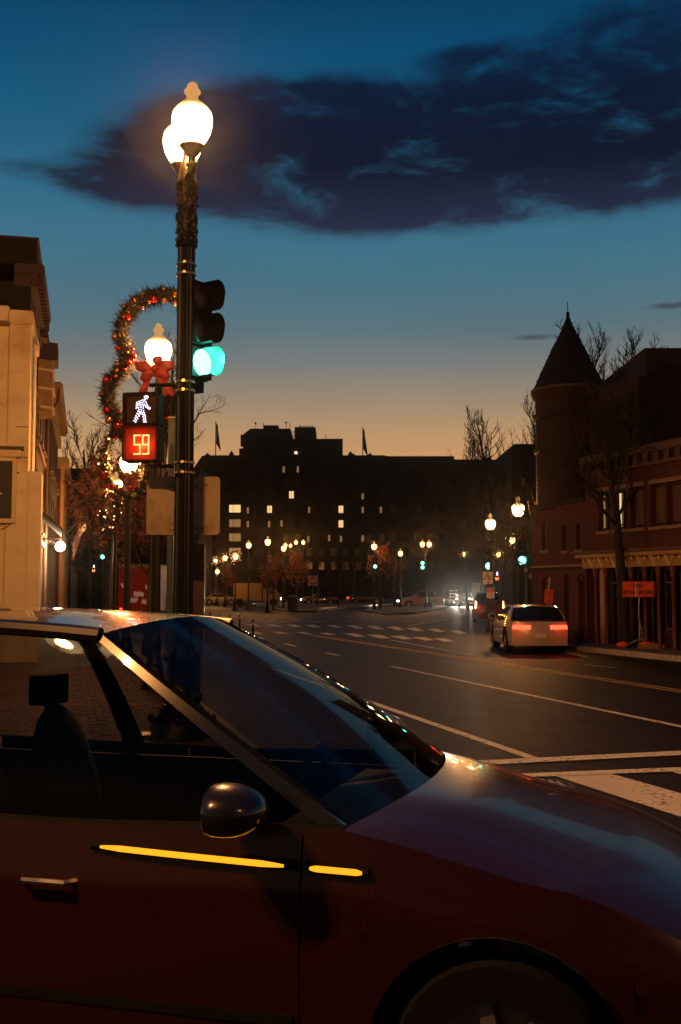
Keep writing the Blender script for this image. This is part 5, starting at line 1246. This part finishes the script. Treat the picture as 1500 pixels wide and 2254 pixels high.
    def bon(u, v):
        s = -1 + 2 * v; x0 = cowl + wb * (1 - s * s); p1 = fas(1, s, nose); 
        x = lerp(x0, p1.x, u); xx = min(lerp(cowl, xf, u), xf); y = s * w(xx) * prof(bz(xx), xx); z = bz(xx) + (.035 * (1 - abs(s) ** 2.5)) * math.sin(PI * min(1, (1 - u) * .55 + .02) * 1.0) ** .7
        return (x, y, z if u < 1 else p1.z)
    MB().grid(bon, 14 * res, 14 * res).build('bonnet', paint, t, smooth=True, ang=70)
    # greenhouse
    gy = lambda x: w(x) * .925; zr = H - .055; yr = hw * .70
    def rail(x): return zr - .035 * ((x - (header + rq) / 2) / (header - rq)) ** 2 * 4 - (.02 if x < rq + .2 else 0)
    wsb = lambda s: Vector((cowl + wb * (1 - s * s) - .0, s * gy(cowl), bz(cowl) + .012)); wst = lambda s: Vector((header + .06 * (1 - s * s), s * yr, rail(header) + .045 * (1 - s * s)))
    def bulge(p0, p1, v, k, dirv): q = p0.lerp(p1, v); return q + dirv * (k * math.sin(PI * v))
    MB().grid(lambda u, v: bulge(wsb(-1 + 2 * u), wst(-1 + 2 * u), v, .03, Vector((.5, 0, .85))), 12 * res, 6).build('windscreen', glass, t, smooth=True)
    rb = lambda s: Vector((xb - .10 * (1 - s * s), s * gy(xb) * .97, bz(xb) + .012)); rt = lambda s: Vector((rq - .05 * (1 - s * s), s * yr, rail(rq) + .045 * (1 - s * s)))
    MB().grid(lambda u, v: bulge(rb(1 - 2 * u), rt(1 - 2 * u), v, .03, Vector((-.5, 0, .8))), 10, 5).build('rear_window', glass, t, smooth=True)
    def roof(u, v):
        s = -1 + 2 * v; x = lerp(rt(s).x, wst(s).x, u); xx = lerp(rq, header, u); return (x, s * yr, rail(xx) + .045 * (1 - s * s))
    MB().grid(roof, 14 * res, 12).build('roof', top, t, smooth=True, ang=70)
    # tail deck
    def deck(u, v):
        s = -1 + 2 * v; p0 = rb(s); p1 = fas(-1, s, tail); x = lerp(p0.x, p1.x, u); xx = lerp(xb, xr, u); return (x, s * w(xx) * prof(bz(xx), xx), lerp(bz(xx), p1.z, u) + .02 * math.sin(PI * u) * (1 - s * s))
    m_ = MB().grid(deck, 6, 10); m_.f = [tuple(reversed(f)) for f in m_.f]; m_.build('boot_lid', paint, t, smooth=True, ang=70)
    for s in (-1, 1):
        nu = 18
        def sg_(u, v):
            xb_ = lerp(xb, cowl, u); xt = lerp(rq, header, u); p0 = Vector((xb_, s * gy(xb_), bz(xb_) + .012)); p1 = Vector((xt, s * yr, rail(xt))); return bulge(p0, p1, v, .035, Vector((0, s, .2)))
        m_ = MB().grid(sg_, nu, 6); m_.build('side_window', glass, t, smooth=True)
        # shoulder between body and glass
        m_ = MB().grid(lambda u, v: (lerp(xb, cowl, u), s * lerp(w(lerp(xb, cowl, u)) * .955, gy(lerp(xb, cowl, u)), v), bz(lerp(xb, cowl, u)) + .012 * v), 16, 1); m_.build('waistline', M['rubber'], t, smooth=True)
        def pillar(nm, u0, u1, mat, o_=.006):
            m_ = MB(); K = 10
            for k in range(K + 1):
                a = Vector(sg_(u0, k / K)); b = Vector(sg_(u1, k / K)); o = Vector((0, s * o_, 0)); i_ = Vector((0, -s * .05, 0)); m_.v += [tuple(a + o), tuple(b + o), tuple(b + i_), tuple(a + i_)]
            for k in range(K):
                q = k * 4
                for j in range(4): m_.f.append((q + j, q + (j + 1) % 4, q + 4 + (j + 1) % 4, q + 4 + j))
            m_.build(nm, mat, t, smooth=True, ang=40, fix=True)
        pillar('windscreen_pillar', .972, 1.002, top); pillar('centre_pillar', .47, .50, M['rubber']); pillar('rear_pillar', -.002, .10, top)
        rp = [(lerp(rq, header, u), s * (yr + .004), rail(lerp(rq, header, u)) - .006) for u in [i / 12 for i in range(13)]]
        MB().tube(rp, .028, 8).build('roof_rail', top, t, smooth=True)
    # wheels
    wm_ = MB(); wm_.lathe([(wheel_r * .62, -.10), (wheel_r * .94, -.10), (wheel_r, -.07), (wheel_r, .07), (wheel_r * .94, .10), (wheel_r * .62, .10)], 28, cap=False)
    wm_.xform(Matrix.Rotation(PI / 2, 4, 'X')); tyre = wm_.mesh('tyre', M['rubber'], smooth=True, ang=35)
    rm = MB(); rm.lathe([(wheel_r * .63, -.085), (wheel_r * .60, -.03), (wheel_r * .2, -.03), (wheel_r * .17, -.07), (.004, -.08)], 24, cap=False); 
    for k in range(7):
        a = 2 * PI * k / 7; rm.box(wheel_r * .12, wheel_r * .62, -.022, .022, -.08, -.045, Matrix.Rotation(a, 4, 'Z'))
    rm.xform(Matrix.Rotation(-PI / 2, 4, 'X')); rim = rm.mesh('rim', M['steel'])
    for a in ax:
        for s in (-1, 1):
            wh = link_mesh('wheel', tyre, t, (a, s * (hw - .13), wheel_r)); r_ = link_mesh('rim', rim, wh, (0, 0, 0), (0, 0, 0 if s < 0 else PI))
            m_ = MB(); m_.tube([(a + ra * math.cos(PI * k / 12), s * (hw - .22), wheel_r + ra * math.sin(PI * k / 12)) for k in range(13)], .012, 5)
            # arch liner
            m_ = MB(); K = 14
            for k in range(K + 1):
                q = PI * k / K; c_, s_ = math.cos(q), math.sin(q); m_.v += [(a + ra * c_, s * hw * .985, wheel_r + ra * s_), (a + ra * c_, s * hw * .70, wheel_r + ra * s_)]
            for k in range(K): m_.f.append((k * 2, k * 2 + 1, k * 2 + 3, k * 2 + 2))
            m_.build('arch_liner', M['ink'], t)
    # lamps
    hl, tl2 = lights
    for s in (-1, 1):
        patch(1, s * .97, s * .60, nose - .17, nose - .05).build('headlight', M['headlight'] if hl else M['chrome'], t, smooth=True)
        if tall_tail:
            patch(-1, s * .985, s * .86, belt - .25, tail - .01, .014).build('taillight', M['tailcore'] if tl2 else M['sign_red'], t, smooth=True)
            m_ = MB(); m_.add([tuple(sg_p) for sg_p in [(xb - .05, s * gy(xb) * .99, belt + .02), (xb - .05, s * gy(xb) * .86, belt + .02), (rq - .03, s * (yr - .10), zr - .16), (rq - .05, s * (yr + .015), zr - .16)]], [(0, 1, 2, 3)]); m_.build('upper_taillight', M['tailcore'] if tl2 else M['sign_red'], t)
        else: patch(-1, s * .985, s * tin, tail - .20, tail - .09, .014).build('taillight', M['taillight'] if tl2 else M['sign_red'], t, smooth=True)
    if tl2:
        for s in (-1, 1): bulb(t, (xr - .32, s * hw * .75, tail - .14), .0025, .05, (1.0, .03, .01))
    if hl:
        for s in (-1, 1):
            l = bpy.data.lights.new('headlamp_beam', 'SPOT'); l.energy = beam; l.spot_size = R(70); l.spot_blend = .9; l.shadow_soft_size = .06; l.color = (1.0, .86, .66)
            o = bpy.data.objects.new('headlamp_beam', l); C.objects.link(o); o.parent = t; o.location = (xf + .33, s * hw * .72, nose - .1); o.rotation_euler = (0, R(-84), 0)
    patch(1, -.5, .5, nose - .22, nose - .08, .008).build('grille', M['ink'], t); patch(1, -.8, .8, .26, .38, .008).build('lower_grille', M['ink'], t)
    patch(-1, -.18, .18, tail - .42 if not hatch else .42, (tail - .30) if not hatch else .54, .016).build('number_plate', M['sign_white'], t); patch(1, -.15, .15, .36, .47, .03).build('number_plate', M['sign_white'], t)
    for s in (-1, 1):
        mr = MB(); mx = cowl - .30; mc = (mx - .02, s * (hw + .09), belt + .10); mr.ball(mc, .12, 24, 16, (1.1, 1.0, .66))
        mr.v = [(max(v[0], mx - .06), v[1], v[2]) for v in mr.v]; mr.tube([(mx, s * (gy(mx) - .02), belt + .01), (mx, s * (hw - .02), belt + .03), (mx, s * (hw + .04), belt + .06)], .028, 8); m_s = mr.build('side_mirror', top, t, smooth=True, ang=50); MB().box(mx - .066, mx - .062, min(s * (hw + .01), s * (hw + .17)), max(s * (hw + .01), s * (hw + .17)), belt + .055, belt + .145).build('mirror_glass', M['farcarglass'], m_s)
    # seats seen through glass
    for x in ((-.15, -1.0) if detail else (-.2,)):
        for y in (-.36, .36):
            m_ = MB(); m_.ball((x - .2, y, .42), .27, 14, 8, (1.05, .9, .45)); m_.ball((x - .50, y, .80), .40, 16, 12, (.24, .60, 1.0), Matrix.Rotation(R(-12), 3, 'Y')); m_.build('seat', M['seat'], t, smooth=True)
            m_ = MB(); m_.box(x - .65, x - .56, y - .10, y + .10, H - .45, H - .32); m_.tube([(x - .58, y - .05, H - .55), (x - .60, y - .05, H - .38)], .008, 5); m_.tube([(x - .58, y + .05, H - .55), (x - .60, y + .05, H - .38)], .008, 5); m_.build('headrest', M['seat'], t, bevel=.042)
    if detail:
        MB().box(cowl - .35, cowl + .05, -hw * .8, hw * .8, belt - .22, belt - .03).build('dashboard', M['ink'], t, bevel=.05)
        m_ = MB(); m_.tube([(cowl - .48 + .06 * math.sin(a), .36 + .18 * math.cos(a), belt - .06 + .17 * math.sin(a)) for a in [2 * PI * k / 20 for k in range(21)]], .014, 6, cap=False); m_.build('steering_wheel', M['ink'], t, smooth=True)
    return t
PM = {k: carpaint(k, c) for k, c in {'maroon car paint': (.026, .005, .0035), 'silver car paint': (.42, .36, .28), 'black car paint': (.010, .010, .012), 'pale gold car paint': (.50, .36, .20), 'grey car paint': (.10, .10, .105), 'tan car paint': (.28, .17, .12), 'white car paint': (.6, .56, .5), 'red car paint': (.12, .012, .01)}.items()}

# foreground car
hd = R(-15.5)
Hf = Vector((math.cos(hd), math.sin(hd), 0))
cw = P(940, 1705, 4.15)                           # middle of the windscreen base
COWL = .95
fc = make_car('passing_car', 'dark maroon car crossing close to the camera along the bottom of the picture', (cw.x - Hf.x * (COWL + .1), cw.y - Hf.y * (COWL + .1), 0), hd, PM['maroon car paint'], L=4.35, Wd=1.78, H=1.64, belt=.945, cowl=COWL, header=.02, rq=-1.55, xb=-1.95, nose=.62, tail=.98, res=3, dark_top=True, glass=M['carglass'], detail=True, ax=(1.42, -1.25), wheel_r=.32)
# glowing strip added along door and wing, standing in for an amber streak
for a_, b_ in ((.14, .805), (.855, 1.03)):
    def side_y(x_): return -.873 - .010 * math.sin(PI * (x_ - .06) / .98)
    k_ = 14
    m_ = MB(); m_.tube([(x_, side_y(x_), .890 - .030 * (x_ - .06)) for x_ in [a_ + (b_ - a_) * i / k_ for i in range(k_ + 1)]], [.004, .008] + [.0105] * (k_ - 3) + [.008, .004], 8); m_.build('amber_streak_strip', M['amber'], fc, smooth=True)
    m_ = MB(); m_.tube([(x_, side_y(x_) + .011, .890 - .030 * (x_ - .06)) for x_ in [a_ - .012 + (b_ - a_ + .024) * i / k_ for i in range(k_ + 1)]], .017, 8); m_.build('streak_strip_bezel', M['iron2'], fc, smooth=True)

road = math.atan2(1, (100 - 750) / F)                    # direction of travel away along the road
make_car('hatchback_car', 'pale silver hatchback with lit red tail lamps turning at the right kerb', G(1163, 1430), road - R(16), PM['silver car paint'], L=4.1, Wd=1.74, H=1.33, belt=.86, cowl=.85, header=.05, rq=-1.3, xb=-1.75, nose=.70, tail=.86, tin=.35, lights=(False, True), res=2)
make_car('estate_car', 'dark red car with tall bright tail lamps waiting below the no turn on red sign', G(1077, 1368), R(83), PM['red car paint'], L=4.5, Wd=1.85, H=1.62, belt=1.0, cowl=.85, header=.05, rq=-1.7, xb=-1.95, nose=.8, tail=1.0, lights=(False, True), tall_tail=True)
make_car('sport_utility_car', 'dark car coming towards the camera with both headlamps glaring', G(1022, 1334), R(262), PM['grey car paint'], L=4.6, Wd=1.9, H=1.78, belt=1.08, cowl=.85, header=.05, rq=-1.8, xb=-2.0, nose=.92, tail=1.05, lights=(True, False), wheel_r=.36, beam=2500)
make_car('oncoming_car', 'second oncoming car with headlamps behind the dark glaring one', G(1061, 1326), R(262), PM['black car paint'], H=1.5, lights=(True, False))
make_car('passing_sedan', 'pale gold sedan crossing left of the pale truck', G(485, 1331), R(5), PM['pale gold car paint'], L=4.6, H=1.45, hatch=False, rq=-1.0, xb=-1.45, lights=(True, False))
make_car('passing_car', 'tan car crossing behind the island with a red tail lamp', G(925, 1336), PI + R(8), PM['tan car paint'], L=4.7, H=1.7, belt=1.02, lights=(True, True), tail=1.0)
make_car('parked_car', 'dark car with headlamps passing behind the do not enter sign', G(705, 1331), PI, PM['black car paint'], lights=(True, False))
make_car('parked_car', 'dark car showing a red tail lamp between the park trees', G(803, 1329), R(10), PM['black car paint'], lights=(False, True))
make_car('oncoming_car', 'small car with two round headlamps far down the left street', (P(150, 0, 78).x, 78, 0), math.atan2(1, -560 / F) + PI, PM['black car paint'], lights=(True, False))
# pale truck
tkp = G(552, 1333); tk = thing('box_truck', 'pale box truck with a headlamp glow crossing left of the tallest far lamp', 'truck', (tkp.x, tkp.y, 0), R(3))
MB().box(-1.9, 1.3, -1.0, 1.0, .55, 2.55).build('box_body', M['tan'], tk, bevel=.05)
m_ = MB(); m_.prism([(-1.0, .45), (1.0, .45), (1.0, 1.2), (.4, 1.9), (-1.0, 1.95)], -1.0, 1.0); m_.xform(Matrix.Translation((2.4, 0, 0)) @ Matrix.Rotation(PI / 2, 4, 'X')); m_.build('cab', M['tan'], tk, bevel=.06, fix=True)
MB().box(2.0, 2.7, -1.012, -.99, 1.25, 1.75).build('side_window', M['farcarglass'], tk); MB().box(3.30, 3.42, -.8, .8, .3, .55).build('bumper', M['chrome'], tk)
for x in (-1.2, 2.6):
    for s in (-.95, .95): m_ = MB().lathe([(.1, -.12), (.40, -.12), (.42, -.08), (.42, .08), (.40, .12), (.1, .12)], 18); m_.xform(Matrix.Translation((x, s, .42)) @ Matrix.Rotation(PI / 2, 4, 'X')); m_.build('wheel', M['rubber'], tk)
for s in (-.75, .75): MB().ball((3.40, s, .78), .11, 10, 6).build('headlight', M['headlight'], tk)
MB().box(-1.92, -1.90, -.9, .9, .7, 2.45).build('rear_door', M['tan'], tk); MB().box(-2.0, -1.92, -.95, .95, .42, .55).build('rear_bumper', M['chrome'], tk)
# van behind the waiting car
vp = G(1085, 1324); vn = thing('delivery_van', 'pale brown van standing behind the parking sign', 'van', (vp.x, vp.y + 8, 0), R(0))
m_ = MB(); m_.prism([(-2.4, .4), (2.4, .4), (2.4, 1.3), (1.5, 2.9), (-2.4, 3.0)], -1.1, 1.1); m_.xform(Matrix.Rotation(PI / 2, 4, 'X')); m_.build('body', PM['tan car paint'], vn, bevel=.1, fix=True)
MB().box(-.9, 1.2, -1.115, -1.095, 1.7, 2.5).build('side_window', M['farcarglass'], vn); MB().box(-2.3, 2.3, -1.12, -1.10, 1.2, 1.3).build('stripe', M['taupe'], vn)
for x in (-1.5, 1.5): m_ = MB().lathe([(.1, -.12), (.40, -.12), (.40, .12), (.1, .12)], 18); m_.xform(Matrix.Translation((x, -1.0, .4)) @ Matrix.Rotation(PI / 2, 4, 'X')); m_.build('wheel', M['rubber'], vn)

# ------------------------------------------------------------------ thin scattering volume added for halos round the lamps
hm = bpy.data.materials.new('added lamp halo volume'); hm.use_nodes = True; t = NT(hm.node_tree); t.n.clear()
ho = t.new('ShaderNodeOutputMaterial'); pv = t.new('ShaderNodeVolumePrincipled'); pv.inputs['Density'].default_value = .0002; pv.inputs['Color'].default_value = (.95, .95, .95, 1); pv.inputs['Anisotropy'].default_value = .97
t.l.new(pv.outputs[0], ho.inputs['Volume'])
hz = MB().box(-260, 260, -30, 420, -1, 48).build('halo_volume', hm); tag(hz, kind='stuff')
